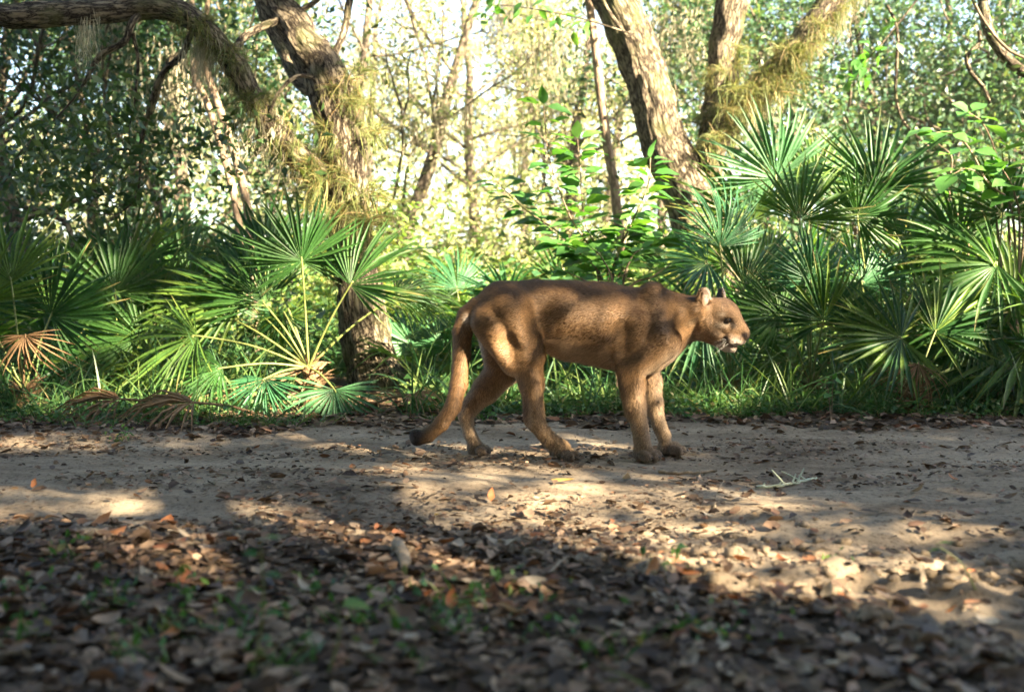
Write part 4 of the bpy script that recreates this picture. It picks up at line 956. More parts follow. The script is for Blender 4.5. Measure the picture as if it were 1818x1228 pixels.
for g4, amp, w_ in (((884, 556, 930, 618), -.010, 9), ((945, 540, 962, 605), .005, 9), ((868, 560, 900, 630), .006, 10), ((1112, 590, 1098, 648), -.008, 8), ((1134, 530, 1122, 585), -.007, 10), ((1160, 520, 1170, 590), .007, 9),
                    ((1192, 560, 1180, 620), -.006, 9), ((1186, 620, 1150, 660), .004, 8), ((950, 660, 948, 720), .004, 6), ((935, 690, 938, 735), -.005, 5), ((1128, 660, 1128, 720), .004, 7), ((1110, 670, 1116, 730), -.003, 6),
                    ((970, 560, 960, 600), -.006, 12), ((1020, 520, 1060, 530), -.004, 12), ((1000, 560, 1080, 600), .004, 20), ((1215, 545, 1240, 575), -.005, 8)):
    relief += .7 * amp * seg(*g4, w_) * side
relief += .0014 * np.sin(X_ * .75 + Y_ * .18 + 3 * fbm(PV * 20, 33, 2)) * sstep(590, 606, Y_) * sstep(955, 968, X_) * sstep(1075, 1040, X_) * side     # loose belly skin
PV = PV + PN * relief[:, None]

def L3(*c): return np.array(c)
def blend(c, col, wgt): return c * (1 - wgt[:, None]) + np.asarray(col)[None] * wgt[:, None]
def gauss(cx, cy, r, r2=None): return np.exp(-(((X_ - cx) / r) ** 2 + ((Y_ - cy) / (r2 or r)) ** 2))
n1 = fbm(PV * 14, 41, 3); n2 = fbm(PV * np.array([40, 40, 60]), 43, 2)
c = np.repeat(np.array([[0.205, 0.116, 0.050]]), len(PV), 0)
c = c * (0.82 + 0.36 * n1)[:, None] * (0.85 + 0.3 * n2)[:, None]
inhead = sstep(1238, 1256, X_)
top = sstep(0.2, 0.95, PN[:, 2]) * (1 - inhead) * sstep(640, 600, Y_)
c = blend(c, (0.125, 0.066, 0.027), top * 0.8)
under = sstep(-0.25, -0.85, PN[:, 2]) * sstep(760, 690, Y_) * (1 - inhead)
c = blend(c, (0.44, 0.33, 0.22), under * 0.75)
# inner faces of the legs, breast and groin are pale
inner = np.where(LAT > 0.0, sstep(0.1, -0.6, PN[:, 1]) * sstep(0.02, 0.05, LAT), 0) * sstep(600, 640, Y_)
c = blend(c, (0.40, 0.30, 0.20), inner * 0.65)
c = blend(c, (0.50, 0.42, 0.33), np.clip(gauss(852, 615, 16, 26) * 0.8 * sstep(-0.06, 0.02, LAT), 0, 1))
c = blend(c, (0.60, 0.52, 0.42), np.clip(gauss(831, 567, 5, 9) * 1.1, 0, 1) * sstep(0.0, -0.02, LAT + 0.005))
c = blend(c, (0.48, 0.38, 0.28), gauss(1196, 645, 18, 30) * 0.8)
# lower legs paler and greyer, paws darker towards the bottom
c = blend(c, (0.34, 0.235, 0.135), sstep(660, 740, Y_) * 0.55 * sstep(1260, 1240, X_) * (X_ > 845))
c = blend(c, (0.10, 0.075, 0.055), sstep(787, 802, Y_) * 0.6 * (X_ > 800))
c = blend(c, (0.13, 0.075, 0.045), sstep(940, 932, X_) * gauss(936, 725, 12, 28) * 0.9)
# tail tip
c = blend(c, (0.025, 0.018, 0.014), sstep(772, 742, X_) * sstep(740, 750, Y_))
c = blend(c, (0.20, 0.105, 0.05), sstep(830, 815, X_) * sstep(770, 700, Y_) * 0.4)
# head
hd = inhead
c = blend(c, (0.215, 0.130, 0.068), hd * 0.7)
def hpx(px, py): q = hp(px, py, -0.05); return ppix(q[None])
def hg(px, py, r, r2=None):
    a, b = hpx(px, py); return gauss(a[0], b[0], r, r2) * hd
HLX = (PV - HPIV) @ np.array([math.cos(HYAW), math.sin(HYAW), 0]); HLY = (PV - HPIV) @ np.array([-math.sin(HYAW), math.cos(HYAW), 0])
hx = 1250 + PS * HLX / 1.08
def hgl(px, py, r, r2=None): return np.exp(-(((hx - px) / r) ** 2 + ((Y_ - py) / (r2 or r)) ** 2)) * hd
c = blend(c, (0.36, 0.27, 0.18), np.clip(hgl(1288, 577, 9, 5) * 0.8 + hgl(1252, 580, 8, 14) * 0.55, 0, 1))
c = blend(c, (0.022, 0.015, 0.012), np.clip(hgl(1303, 574, 4, 9) * 0.9 + hgl(1294, 602, 7, 8) * 1.4, 0, 1))
c = blend(c, (0.50, 0.42, 0.34), np.clip(hgl(1309, 606, 7, 6) * 1.5 + hgl(1294, 621, 10, 6) * 1.5 + hgl(1276, 614, 9, 6) * .6, 0, 1))
c = blend(c, (0.03, 0.02, 0.018), np.clip(hgl(1322, 594, 6, 6) * 1.3 + hgl(1314, 602, 4, 4) * .8, 0, 1))
c = blend(c, (0.03, 0.02, 0.015), np.clip(hgl(1297, 568, 8, 4.2) * 1.3 + hgl(1306, 577, 4, 6) * .8, 0, 1))
c = blend(c, (0.11, 0.06, 0.03), hgl(1300, 540, 12, 10) * 0.85 * (0.5 + 0.5 * np.sin(HLY * 260)))
ear = sstep(536, 522, Y_) * sstep(1290, 1275, hx) * sstep(0.030, 0.042, np.abs(HLY)) * hd
fr_ = PN @ np.array([math.cos(HYAW), math.sin(HYAW), 0])
c = blend(c, (0.42, 0.34, 0.27), ear * sstep(0.1, 0.4, fr_))
earb = sstep(552, 538, Y_) * sstep(1262, 1252, hx) * sstep(0.030, 0.045, np.abs(HLY)) * hd
c = blend(c, (0.012, 0.010, 0.009), np.clip(np.maximum(ear, earb) * sstep(0.0, -0.3, fr_) * 1.2, 0, 1))
nearside = sstep(-.01, -.03, HLY)
c = blend(c, (0.010, 0.008, 0.007), np.clip(hgl(1246, 546, 5, 12) * 1.3, 0, 1) * nearside)
c = blend(c, (0.44, 0.34, 0.24), np.clip(hgl(1290, 558, 6, 4) * .8 + hgl(1290, 577, 9, 4) * .9 + hgl(1252, 570, 5, 14) * .6 + hgl(1283, 592, 8, 6) * .35, 0, 1) * nearside)
c = blend(c, (0.66, 0.57, 0.47), np.clip(hgl(1310, 607, 6, 5) * 1.4 + hgl(1295, 621, 9, 5) * 1.4, 0, 1))
c = blend(c, (0.62, 0.50, 0.42), np.clip(hgl(1262, 530, 5, 11) * 1.2, 0, 1) * nearside * sstep(.0, .35, fr_))
PC = np.clip(c, 0.004, 0.9)
pz = np.array([pp(1000, 700)[0], PY, GZ])
panther = empty('panther', pz, 'tawny panther walking across the dirt track with its tail hanging low', 'panther')
body_o = link('body', make_mesh('panther_body', PV - pz, PF, {'col': np.concatenate([PC * 0.85, np.ones((len(PC), 1))], 1)}, True, [M['fur']]), panther)
# short fur
NF = 220000
tri = PF[rng.integers(0, len(PF), NF)]; ww = rng.dirichlet((1, 1, 1, 1), NF)
fp = (PV[tri] * ww[..., None]).sum(1); fnr = unit((PN[tri] * ww[..., None]).sum(1)); fc = (PC[tri] * ww[..., None]).sum(1)
fx, fy = ppix(fp)
flow = np.tile(np.array([-1.0, 0, -0.35]), (NF, 1))
lg = sstep(635, 665, fy)[:, None] * (fx < 1250)[:, None]
flow = flow * (1 - lg) + np.array([-0.1, 0, -1.0]) * lg
flow = np.where((fx > 1245)[:, None], np.array([-1.0, 0.2, 0.1]), flow)
flow = np.where(((fx < 835) & (fy > 580))[:, None], np.array([-0.25, 0, -1.0]), flow) + rng.normal(size=(NF, 3)) * 0.28
fd = unit(flow - fnr * (flow * fnr).sum(1, keepdims=True)) * 0.9 + fnr * 0.42
fl = np.where(fx > 1245, 0.006, np.where(fy > 740, 0.007, 0.014)) * rng.uniform(0.7, 1.3, NF)
belly = (fnr[:, 2] < -0.3) & (fx > 950) & (fx < 1110) & (fy > 600); fl[belly] *= 1.9
fs = unit(np.cross(fd, fnr)) * 0.0010
FV = np.stack([fp - fs, fp + fs, fp + unit(fd) * fl[:, None]], 1).reshape(-1, 3)
fcol = np.clip(fc * rng.uniform(0.5, 1.75, (NF, 1)), 0, 1)
fcol = np.repeat(np.concatenate([fcol, np.ones((NF, 1))], 1), 3, 0)
fur_o = link('fur', make_mesh('panther_fur', FV - pz, np.arange(NF * 3).reshape(-1, 3), {'col': fcol}, False, [M['fur_strand']]), panther)
fur_o['kind'] = 'stuff'
# eyes
def ball(r, seg=16, rings=10, sq=(1, 1, 1)):
    th = np.linspace(0, math.pi, rings + 1); ph = np.arange(seg) * 2 * math.pi / seg
    V = np.stack([np.sin(th)[:, None] * np.cos(ph), np.sin(th)[:, None] * np.sin(ph), np.repeat(np.cos(th)[:, None], seg, 1)], -1) * r * np.array(sq)
    i = np.arange(rings)[:, None] * seg; j = np.arange(seg)[None]; j2 = (j + 1) % seg
    return V.reshape(-1, 3), np.stack([i + j, i + j2, i + seg + j2, i + seg + j], -1).reshape(-1, 4)
eyeV, eyeF = ball(0.0115)
eye_me = make_mesh('eyeball', eyeV, eyeF, None, True, [M['eye']])
pv_, pf_ = ball(0.0062, 12, 8, (1, 1, 1)); pup_me = make_mesh('pupil', pv_, pf_, None, True, [M['pupil']])
for sgn in (-1, 1):
    ec = hp(1297, 568.5, sgn * 0.0445); eo = link('eye', eye_me, panther, ec - pz)
    dv = unit(np.array([math.cos(HYAW) * 0.75, math.sin(HYAW) * 0.75, 0]) + np.array([0, sgn * 0.66, 0.0]))
    link('pupil', pup_me, eo, dv * 0.0075)
# whiskers and claws
for sgn in (-1, 1):
    for i in range(6):
        b = hp(1296 + rng.uniform(-4, 5), 602 + (i % 4) * 2.2 - 3, sgn * 0.030)
        d = unit(np.array([-0.9 + rng.uniform(-.5, .6), sgn * 0.7, rng.uniform(-0.9, 0.05)]))
        Lw = rng.uniform(0.05, 0.095); t = np.linspace(0, 1, 6)[:, None]
        V, F, _ = tube(b + d * Lw * t + np.array([-0.02, 0, -0.02]) * t * t, 0.00035 * (1.2 - t[:, 0]), 4)
        link('whisker', make_mesh('whisker', V - pz, F, None, True, [M['whisker']]), panther)
for e, d in CLAWS:
    t = np.linspace(0, 1, 5)[:, None]
    V, F, _ = tube(e + d * 0.014 * t - np.array([0, 0, 0.008]) * t * t, 0.0035 * (1.05 - t[:, 0]), 6)
    link('claw', make_mesh('claw', V - pz, F, None, True, [M['claw']]), panther)
# ------------------------------------------------------------------ broad-leaved saplings and shrubs
def broad_mesh(seed, L=1.0, asp=0.62):
    g = np.random.default_rng(seed); n = 7; t = np.linspace(0, 1, n)
    wv = asp * .5 * np.sin(np.clip(t * 1.02, 0, 1) ** .75 * math.pi) ** .9; wv[0] = .02; wv[-1] = .005
    z = -.25 * t ** 2 + g.normal() * .05 * t
    V = []
    for i in range(n):
        k = .22 * wv[i] + .02 * math.sin(i * 2.3 + seed)
        V += [[-wv[i], t[i], z[i] + k], [0, t[i], z[i]], [wv[i], t[i], z[i] + k]]
    F = []
    for i in range(n - 1):
        b = i * 3; F += [[b, b + 1, b + 4, b + 3], [b + 1, b + 2, b + 5, b + 4]]
    # stalk
    b = len(V); V += [[-.012, -.22, .03], [.012, -.22, .03], [.012, .0, 0], [-.012, .0, 0]]; F.append([b, b + 1, b + 2, b + 3])
    return make_mesh('leaf', np.array(V) * L, np.array(F), None, True, [M['broad']])
BL = [broad_mesh(i, 1.0, (.62, .7, .55, .5)[i]) for i in range(4)]
BLW = [broad_mesh(10 + i, 1.0, (.78, .85, .8)[i]) for i in range(3)]
def place_leaf(plant, org, p, d, size, pool, nm='leaf'):
    d = unit(np.asarray(d, float)); up = np.array([random.gauss(0, .35), random.gauss(-.35, .35), 1.0]); z = unit(up - d * (up @ d)); x = np.cross(d, z)
    o = link(nm, random.choice(pool), plant)
    o.matrix_local = Matrix.Translation(Vector(np.asarray(p) - org)) @ Matrix(((x[0], d[0], z[0]), (x[1], d[1], z[1]), (x[2], d[2], z[2]))).to_4x4() @ Matrix.Diagonal((size, size, size, 1))
def broad_plant(name, label, px, Y, stems, size, pool, cat='sapling', r=.008, per=8, group=None):
    x = at(px, 600, Y)[0]; b = np.array([x, Y, float(surf(x, Y)) - .02]); o = empty(name, b, label, cat, group)
    for st_ in stems:
        pts = [b] + [at(a, c, Y + e) for a, c, e in st_]; Lh = np.linalg.norm(np.diff(pts, axis=0), axis=1).sum()
        P = spline(pts, 30); V, F, c_ = tube(P, np.linspace(r, r * .3, 30), 6)
        link('stem', make_mesh('stem', V - b, F, {'crd': c_}, True, [M['bark_thin']]), o)
        for i in range(per):
            k = int(np.interp(i / max(1, per - 1), [0, 1], [12, 29])); tdir = unit(P[min(29, k + 1)] - P[k - 1])
            for sg in (-1, 1):
                a = random.uniform(0, 6.283); sd = unit(np.array([sg * random.uniform(.4, 1), random.uniform(-.8, .5), random.uniform(-.35, .25)]))
                place_leaf(o, b, P[k] + sd * size * .2, sd + tdir * .25, size * random.uniform(.7, 1.15), pool)
        place_leaf(o, b, P[-1], unit(P[-1] - P[-3]) + np.array([0, -.4, 0]), size * .8, pool)
    return o
broad_plant('broadleaf_sapling', 'bright green broad leaved sapling rising behind the panther back', 1075, 6.1, [
    [(1060, 480, 0), (1010, 380, -.1), (975, 280, -.1), (965, 185, -.1)], [(1080, 490, 0), (1040, 400, 0), (1030, 300, 0), (1025, 245, 0)], [(1070, 500, 0), (1000, 420, .1), (930, 370, .1), (880, 320, .1)],
    [(1090, 480, 0), (1120, 400, -.1), (1150, 330, -.1), (1155, 280, -.1)], [(1085, 500, -.1), (1100, 440, -.1), (1115, 390, -.1)], [(1070, 510, -.1), (1030, 450, -.15), (985, 430, -.15)], [(1095, 500, -.1), (1150, 440, -.1), (1185, 420, -.1)]], .145, BL, per=17)
broad_plant('broadleaf_sapling', 'small green broad leaved shrub just behind the panther shoulder', 1100, 5.6, [
    [(1090, 520, 0), (1070, 460, 0), (1050, 440, 0)], [(1105, 520, 0), (1120, 460, 0), (1140, 440, 0)], [(1110, 530, 0), (1160, 490, 0), (1190, 470, 0)], [(1080, 540, 0), (1040, 500, 0), (1000, 480, 0)]], .095, BL, per=7, cat='shrub')
broad_plant('broadleaf_shrub', 'leafy shrub with big drooping leaves overhanging at the right edge', 1800, 5.9, [
    [(1770, 400, 0), (1740, 300, -.1), (1700, 240, -.1), (1660, 235, -.1)], [(1790, 380, 0), (1770, 280, -.1), (1745, 220, -.1), (1720, 200, -.1)], [(1800, 400, -.1), (1760, 330, -.2), (1720, 300, -.2), (1690, 310, -.2)],
    [(1810, 420, -.1), (1800, 340, -.2), (1780, 300, -.2)], [(1820, 380, 0), (1830, 280, 0), (1810, 220, 0)]], .15, BLW, per=6, cat='shrub', r=.010)
broad_plant('broadleaf_shrub', 'sunlit yellow green seedling growing through the palmettos near dark bough', 1700, 6.6, [
    [(1690, 400, 0), (1685, 330, 0), (1690, 280, 0), (1665, 255, 0)], [(1720, 430, 0), (1700, 380, 0), (1680, 350, 0)]], .12, BL, per=4, cat='shrub')
broad_plant('broadleaf_seedling', 'tiny pale broad leaved seedling on the far verge among grass', 1478, 5.05, [[(1478, 690, 0), (1480, 674, 0)], [(1470, 692, 0), (1462, 680, 0)]], .055, BL, per=2, cat='seedling', r=.003)
# sprays of leaves from the oaks, hanging into the top of the view
for pts, Y, lab in (([(1120, 60, .2), (1020, 30, 0), (900, 10, 0), (845, 15, 0)], 7.6, 'slender oak spray with small olive leaves hanging over the bright clearing'),
                    ([(1660, -40, 0), (1580, 60, 0), (1530, 120, 0), (1520, 150, 0)], 7.0, 'dark oak spray with drooping leaves beside the hanging vine')):
    P = spline([at(a, b, Y + c) for a, b, c in pts], 30); o = empty('oak_spray', P[0], lab, 'branch'); V, F, c_ = tube(P, np.linspace(.008, .002, 30), 5)
    link('stem', make_mesh('stem', V - P[0], F, {'crd': c_}, True, [M['bark']]), o)
    for i in range(34):
        k = random.randint(6, 29); d = np.array([random.gauss(-.3, .6), random.gauss(0, .5), random.gauss(-.4, .5)]); place_leaf(o, P[0], P[k] + rng.normal(size=3) * .05, d, random.uniform(.07, .12), BL)

# ------------------------------------------------------------------ undergrowth, grass
def stuffy(name, parts, mat, label, cat):
    b = Bag()
    for V, F, r in parts: b.add(V, F, rnd=r)
    return tag(link(name, b.mesh(name, M[mat])), label, cat, kind='stuff')
def in_view(x, y, m=.35): return np.abs(x) < y * .53 + m
# leafy tangle at knee height behind the verge
n = 30000
C = np.stack([rng.uniform(-4.6, 4.6, n), 5.35 + 4.0 * rng.random(n) ** 1.2, np.zeros(n)], -1)
mh = fbm(np.stack([C[:, 0] * 1.6, C[:, 1] * 1.4], -1), 131, 3)
C[:, 2] = height(C[:, 0], C[:, 1]) + np.clip(mh * 1.5 - .3, .05, .9) * rng.random(n) * sstep(5.3, 7.2, C[:, 1]) * 1.05
C = C[~((np.abs(C[:, 0] + .98) < .38) & (C[:, 1] < 6.75))]; n = len(C)
ax = rdir(n); ax[:, 2] = ax[:, 2] * .5 + .1
p1 = leaf_cloud(C, .075 * rng.uniform(.5, 1.6, n), .4, ax)
n = 9000
B_ = np.stack([rng.uniform(-4.6, 4.6, n), 5.25 + 3.6 * rng.random(n), np.zeros(n)], -1); B_[:, 2] = height(B_[:, 0], B_[:, 1])
B_ = B_[~((np.abs(B_[:, 0] + .98) < .38) & (B_[:, 1] < 6.75))]; n = len(B_)
d = rng.normal(size=(n, 3)) * np.array([.6, .6, .2]) + np.array([0, 0, 1])
p2 = blades(B_, d, rng.uniform(.2, .75, n), rng.uniform(.006, .016, n), rng.uniform(.1, .6, n), 4)
stuffy('undergrowth', [p1, p2], 'under', 'tangled green undergrowth between and behind the palmettos', 'undergrowth')
# verge grass
n = 15000
x = rng.uniform(-4.2, 4.2, n); y = far_edge(x) - .16 + np.abs(rng.normal(size=n)) * .42 + .75 * fbm(np.stack([x * 1.6, x * 0], -1), 141, 3)
mk = (fbm(np.stack([x * 1.8, y * 2.5], -1), 142, 2) > .40) & (rng.random(n) < np.where(x < -.75, .38, 1)); x, y = x[mk], y[mk]; n = len(x)
B_ = np.stack([x, y, height(x, y) - .005], -1); d = rng.normal(size=(n, 3)) * np.array([.65, .65, .2]) + np.array([0, 0, 1])
hh = rng.uniform(.03, .17, n) * (.5 + 1.3 * fbm(np.stack([x * 3, y * 3], -1), 143, 2)) * (1 + .9 * sstep(.0, .5, y - far_edge(x)))
g1 = blades(B_, d, hh, rng.uniform(.003, .008, n), rng.uniform(.2, .9, n), 4)
n2 = 7000; x = rng.uniform(-4.2, 4.2, n2); y = far_edge(x) + .12 + np.abs(rng.normal(size=n2)) * .3; mk = (fbm(np.stack([x * 1.8, y * 2.5], -1), 142, 2) > .44) & (rng.random(n2) < np.where(x < -.75, .4, 1)); x, y = x[mk], y[mk]
C = np.stack([x, y, height(x, y) + rng.uniform(.01, .10, len(x))], -1); ax = rdir(len(x)); ax[:, 2] *= .4
g2 = leaf_cloud(C, rng.uniform(.015, .04, len(x)), .55, ax)
stuffy('verge_grass', [g1, g2], 'grass', 'short green grass and weeds along the far edge of the track', 'grass')
# foreground blades and weeds
fg = []
for px, py, nb, hgt in ((840, 1085, 12, .11), (545, 1190, 7, .15), (800, 1120, 26, .09), (320, 1130, 30, .07), (480, 1210, 10, .14), (1150, 1220, 5, .18), (640, 1110, 16, .08), (990, 1130, 12, .07), (200, 1090, 18, .08), (1200, 1010, 10, .05), (1480, 960, 6, .04), (30, 1150, 14, .07), (330, 1060, 12, .07), (740, 1060, 12, .07), (1230, 1120, 20, .05), (210, 775, 30, .05), (120, 1010, 16, .07), (260, 1180, 16, .08), (420, 1120, 14, .08), (700, 1180, 12, .07), (900, 1050, 10, .06), (60, 1060, 12, .07), (560, 1060, 12, .07), (1050, 1190, 10, .07), (1330, 1150, 8, .06)):
    g_ = gnd(px, py); b = np.stack([g_[0] + rng.normal(size=nb) * .03, g_[1] + rng.normal(size=nb) * .03, np.zeros(nb)], -1); b[:, 2] = surf(b[:, 0], b[:, 1]) - .004
    d = rng.normal(size=(nb, 3)) * np.array([.55, .5, .2]) + np.array([0, 0, 1]); fg.append(blades(b, d, rng.uniform(.5, 1.2, nb) * hgt, rng.uniform(.003, .009, nb), rng.uniform(.1, .7, nb), 5))
    C = b + np.array([0, 0, 1]) * rng.uniform(.2, .8, (nb, 1)) * hgt + rng.normal(size=(nb, 3)) * .015; fg.append(leaf_cloud(C, rng.uniform(.015, .032, nb), .5))
stuffy('foreground_grass', fg, 'grass', 'sparse green weeds and grass blades in the dark foreground litter', 'grass')
FGRP = 'tall weed stems in the dark foreground'
for px, py, tipx, tipy, lab in ((445, 1228, 462, 955, 'tall thin weed with small alternate leaves in the dark foreground litter'), (575, 1215, 600, 1075, 'single upright weed with one broad heart shaped leaf in the litter'), (1570, 1090, 1572, 1040, 'short dry forked stalk standing in the churned sand'), (1735, 1040, 1660, 965, 'thin bent green stalk leaning over the churned sand bank')):
    g_ = gnd(px, py); b = np.array([g_[0], g_[1], float(surf(g_[0], g_[1])) - .01]); tip = at(tipx, tipy, g_[1] + .02); dry = 'dry' in lab
    o = empty('weed', b, lab, 'weed'); P = spline([b, (b + tip) / 2 + np.array([.012, 0, .01]), tip], 16); V, F, c_ = tube(P, np.linspace(.0022, .0011, 16), 5)
    link('stem', make_mesh('stem', V - b, F, {'crd': c_}, True, [M['stick'] if dry else M['petiole']]), o)
    if not dry:
        for i in range(6 if 'thin weed' in lab else (1 if 'heart' in lab else 2)):
            k = 15 - i * 2; d = np.array([(-1) ** i * 1.0, random.uniform(-.4, .4), random.uniform(-.2, .4)]); place_leaf(o, b, P[k] + unit(d) * .006, d, (.055 if 'heart' in lab else .03) * random.uniform(.8, 1.2), BLW if 'heart' in lab else BL)
    else:
        V, F, c_ = tube(spline([P[6], P[6] + np.array([-.03, 0, .015]), P[6] + np.array([-.05, 0, .03])], 6), .0013, 5); link('twig', make_mesh('twig', V - b, F, {'crd': c_}, True, [M['stick']]), o)

# ------------------------------------------------------------------ fallen leaves
def dry_leaf(seed, mat, asp=.42, n=6):
    g = np.random.default_rng(seed); t = np.linspace(0, 1, n); curl = g.uniform(.15, .7); side = g.uniform(.1, .55); tw_ = g.normal() * .5
    wv = asp * .5 * np.sin(np.clip(t, 0, 1) ** .85 * math.pi) ** .75; wv[0] = .015; wv[-1] = .01
    V = []
    for i in range(n):
        z = curl * .35 * (2 * t[i] - 1) ** 2; tl = tw_ * (t[i] - .5)
        for s_, q in ((-1, side), (0, 0), (1, side)):
            V.append([s_ * wv[i] * (1 + .12 * g.normal()), t[i] - .5, z + q * wv[i] + s_ * wv[i] * tl])
    F = []
    for i in range(n - 1):
        b = i * 3; F += [[b, b + 1, b + 4, b + 3], [b + 1, b + 2, b + 5, b + 4]]
    V = np.array(V); V[:, 2] -= V[:, 2].min()
    return make_mesh('fallen_leaf', V, np.array(F), None, True, [M[mat]])
DL = {m: [dry_leaf(i * 7 + len(m), m, (.36, .48, .42, .55)[i % 4]) for i in range(k)] for m, k in (('litter', 8), ('leaf_red', 3), ('leaf_yellow', 2), ('leaf_pale', 4))}
def put_leaf(x, y, size, mat, label, group):
    o = link('fallen_leaf', random.choice(DL[mat])); o.location = (x, y, float(surf(x, y)) + random.uniform(.004, .016))
    o.rotation_euler = (random.gauss(0, .28), random.gauss(0, .28), random.uniform(0, 6.283)); k = size * random.uniform(.8, 1.2); o.scale = (k, k * random.uniform(.85, 1.1), k)
    return tag(o, label, 'leaf', group)
cnt = 0; grid_used = set()
while cnt < 205:                                  # the leaves that show largest
    y = random.uniform(1.42, 2.55); x = random.uniform(-.55, .55) * y
    if road_sd(np.array([x]), np.array([y]))[0] > .12 and random.random() < .75: continue
    put_leaf(x, y, random.uniform(.045, .075), random.choice(('litter', 'litter', 'leaf_pale')), 'dry brown oak leaf lying in the dark foreground litter', 'dry leaves in the foreground litter'); cnt += 1
for i in range(14):
    y = random.uniform(1.5, 2.7); x = random.uniform(-.52, .52) * y; put_leaf(x, y, random.uniform(.05, .075), 'leaf_red', 'orange brown fallen leaf in the foreground litter', 'orange leaves in the litter')
for i in range(34):
    y = random.uniform(2.7, 4.8); x = random.uniform(-.52, .52) * y; put_leaf(x, y, random.uniform(.04, .065), random.choice(('litter', 'litter', 'leaf_red', 'leaf_pale', 'litter')), 'curled brown leaf lying on the open sandy track', 'curled leaves on the sandy track')
for px, py, mat, sz, lab in ((1000, 848, 'leaf_yellow', .075, 'bright yellow leaf on the sunlit patch of track below the panther'), (1112, 842, 'leaf_pale', .07, 'pale curled leaf in the sunlit patch below the front paws'), (871, 870, 'leaf_red', .05, 'upright dark red leaf on the track below the hind paws'), (775, 888, 'leaf_yellow', .06, 'small yellow leaf on the shaded edge of a sun patch'), (1468, 1065, 'leaf_pale', .05, 'pale cream curled leaf standing in the churned sand'), (1640, 1020, 'leaf_pale', .07, 'pale tan leaf propped against the churned sand bank'), (800, 1085, 'leaf_red', .045, 'orange leaf propped upright among green blades in the foreground'), (652, 965, 'leaf_red', .06, 'rust red leaf beside the small broken log'), (60, 860, 'leaf_red', .04, 'dark red upright leaf at the left end of track')):
    g_ = gnd(px, py); o = put_leaf(g_[0], g_[1], sz, mat, lab, None)
    if 'upright' in lab or 'standing' in lab or 'propped' in lab: o.rotation_euler = (1.0, .3, random.uniform(-.6, .6)); o.location.z += .018
def litter_pts(n, xf, yf, dens):
    x = xf(n); y = yf(n); mk = in_view(x, y, .5) & (rng.random(n) < dens(x, y)); return x[mk], y[mk]
def litter(x, y, size, tilt=.35):
    n = len(x); C = np.stack([x, y, surf(x, y) + rng.uniform(.002, .014, n)], -1); a = rng.uniform(0, 6.283, n)
    ax = np.stack([np.cos(a), np.sin(a), rng.normal(size=n) * tilt * .5], -1); nr = rng.normal(size=(n, 3)) * tilt + np.array([0, 0, 1])
    return oval_cloud(C, size * rng.uniform(.35, 1.5, n), .5, ax, nr, .14)
parts = []
x, y = litter_pts(19000, lambda n: rng.uniform(-2.2, 2.2, n), lambda n: rng.uniform(1.2, 3.0, n), lambda x, y: sstep(.5, -.3, road_sd(x, y)) * .80 + .05); parts.append(litter(x, y, .040, .34))
x, y = litter_pts(9000, lambda n: rng.uniform(-2.2, 2.2, n), lambda n: rng.uniform(1.2, 2.9, n), lambda x, y: sstep(.6, -.2, road_sd(x, y)) * .9 + .05); parts.append(litter(x, y, .025))
x, y = litter_pts(15000, lambda n: rng.uniform(-4, 4, n), lambda n: rng.uniform(4.3, 6.2, n), lambda x, y: sstep(.28, -.1, road_sd(x, y)) * .9); parts.append(litter(x, y, .05))
x, y = litter_pts(30000, lambda n: rng.uniform(-3.2, 3.2, n), lambda n: rng.uniform(2.3, 5.0, n), lambda x, y: .12 + .75 * sstep(.42, .62, fbm(np.stack([x * .9, y * 2.6], -1), 151, 3))); parts.append(litter(x, y, .019, .3))
x, y = litter_pts(3500, lambda n: rng.uniform(-3.2, 3.2, n), lambda n: rng.uniform(2.5, 4.9, n), lambda x, y: .1 + .6 * sstep(.45, .6, fbm(np.stack([x * .9, y * 2.6], -1), 151, 3))); parts.append(litter(x, y, .042, .4))
stuffy('leaf_litter', parts, 'litter', 'brown leaf litter and crumbs covering the ground and track', 'leaf litter')
# clods of churned sand
n = 420; g_ = ball(1.0, 6, 4)
cl = Bag(); cx = rng.normal(size=n) * .45 + .95; cy = rng.normal(size=n) * .25 + 2.3 - .35 * np.clip(cx - .9, -.5, 1)
k = n // 3; cx[:k] = rng.uniform(-.3, 1.0, k); cy[:k] = near_edge(cx[:k]) + rng.normal(size=k) * .06
for a, b in zip(cx, cy):
    r = abs(random.gauss(.008, .006)) + .003; V = g_[0] * r * np.array([random.uniform(.8, 1.6), random.uniform(.8, 1.5), .7]) * (1 + rng.normal(size=(len(g_[0]), 1)) * .18); cl.add(V + np.array([a, b, float(surf(a, b)) + r * .2]), g_[1])
tag(link('sand_clods', cl.mesh('sand_clods', bpy.data.materials['sandy_track'])), 'crumbled sand clods along the churned near edge of track', 'sand', kind='stuff')
# sticks
def stick(label, pts, r0, r1, mat='stick', ns=7, name='stick', extra=()):
    P = []
    for px, py, z in pts: q = gnd(px, py); P.append([q[0], q[1], float(surf(q[0], q[1])) + z])
    P = np.array(P); o0 = P[0].copy(); o = empty(name, o0, label, 'stick')
    Q = spline(P, 24); Q += rng.normal(size=Q.shape) * r0 * .25; V, F, c_ = tube(Q, np.linspace(r0, r1, 24), ns); link('shaft', make_mesh('shaft', V - o0, F, {'crd': c_}, True, [M[mat]]), o)
    for i, (k, dx, dy, dz) in enumerate(extra):
        V, F, c_ = tube(spline([Q[k], Q[k] + np.array([dx, dy, dz]) * .6, Q[k] + np.array([dx, dy, dz])], 8), np.linspace(r1, r1 * .5, 8), 5); link('twig', make_mesh('twig', V - o0, F, {'crd': c_}, True, [M[mat]]), o)
stick('long straight pale stick lying on the track below the front paws', [(1170, 826, .008), (1220, 826, .010), (1272, 822, .008)], .008, .006)
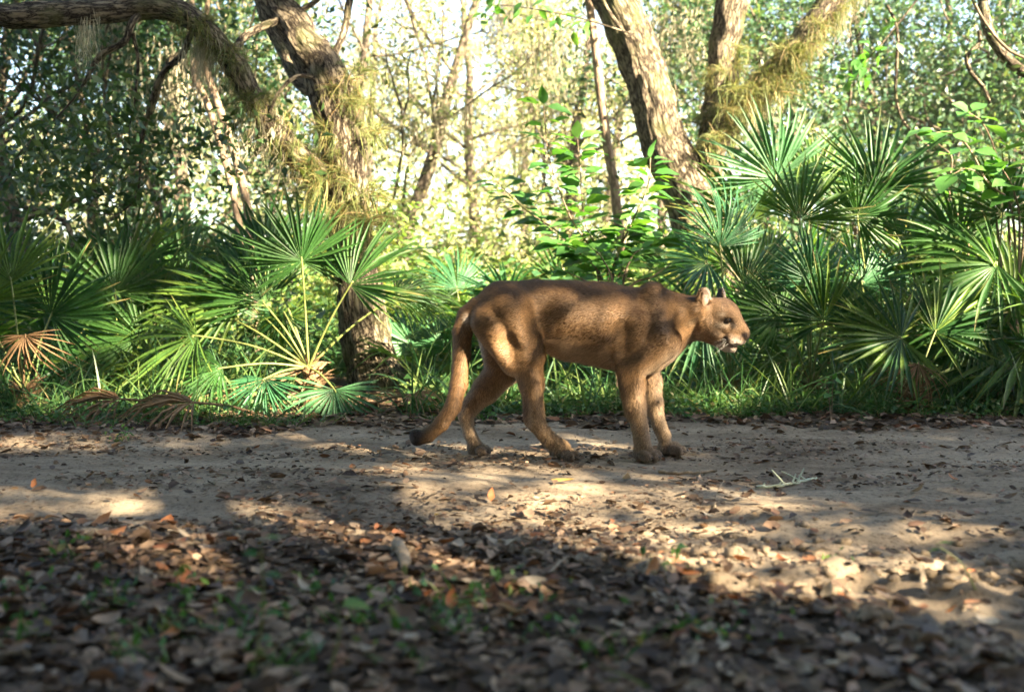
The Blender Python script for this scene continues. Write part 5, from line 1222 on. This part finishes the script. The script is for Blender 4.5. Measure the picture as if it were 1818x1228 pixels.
stick('short thick broken log lying among sunlit leaves', [(706, 975, .018), (714, 990, .018), (722, 1008, .016)], .015, .011)
stick('thin dry twig curving on the sunny part of track', [(1088, 912, .006), (1130, 903, .007), (1185, 886, .012)], .0035, .002, extra=((20, .03, .01, .012), (14, .04, .02, .006)))
stick('slim bent dry twig sticking up from the sandy track', [(1270, 880, .004), (1272, 868, .02), (1285, 860, .045)], .0022, .0014)
stick('long dry grass stalk lying across the foreground leaves', [(975, 1020, .015), (1010, 1000, .02), (1060, 1012, .012)], .003, .0015)
stick('pale lichen covered twig with branching frills on the track', [(1342, 852, .006), (1380, 850, .012), (1425, 844, .008), (1450, 838, .01)], .006, .004, 'lichen', extra=tuple((k, random.gauss(0, .03), random.gauss(0, .02), random.uniform(.005, .05)) for k in (3, 5, 7, 9, 10, 12, 13, 15, 17)), name='lichen_twig')
stick('dead fallen stem lying in the right verge shadow', [(1210, 690, .02), (1300, 660, .05), (1400, 640, .12)], .008, .004)

# dead fronds lying on the verge
for i, (px, py, ang, R_, lab) in enumerate(((345, 752, 205, .50, 'dead tan palmetto frond spilling onto the track edge'), (215, 745, 190, .46, 'dead grey brown palmetto frond lying in the left verge shadow'), (735, 735, 330, .26, 'small dead frond lying by the foot of the mossy oak'), (1660, 728, 200, .36, 'dead brown palmetto frond lying on the right verge'), (1500, 700, 160, .32, 'dead curled frond half buried in right verge weeds'))):
    g_ = gnd(px, py); b = np.array([g_[0], g_[1], float(surf(g_[0], g_[1])) + .11]); o = empty('fallen_frond', b, lab, 'frond')
    a = math.radians(ang); place_frond(o, b, b, np.array([math.cos(a), -.5, -.05]), np.array([0, -.25, 1]), R_, 'frond_dead', b + np.array([-math.cos(a) * .35, .2, -.10]), None, .006, .05)
# ------------------------------------------------------------------ haze volume added for a warm background glow
hv, hf = np.array([[x, y, z] for x in (-170, 170) for y in (-170, 200) for z in (-1.2, 24)], float), np.array([[0, 1, 3, 2], [4, 6, 7, 5], [0, 4, 5, 1], [2, 3, 7, 6], [0, 2, 6, 4], [1, 5, 7, 3]])
hm, ht, hout = new_mat('haze'); pv = N(ht, 'ShaderNodeVolumePrincipled'); pv.inputs['Color'].default_value = (1.0, 0.94, 0.82, 1); pv.inputs['Density'].default_value = 0.0009; pv.inputs['Anisotropy'].default_value = 0.0
ht.links.new(pv.outputs[0], hout.inputs['Volume'])
haze = link('haze', make_mesh('haze', hv, hf, None, False, [hm])); tag(haze, 'thin pale haze added to imitate overexposed background glow', 'haze', kind='stuff')
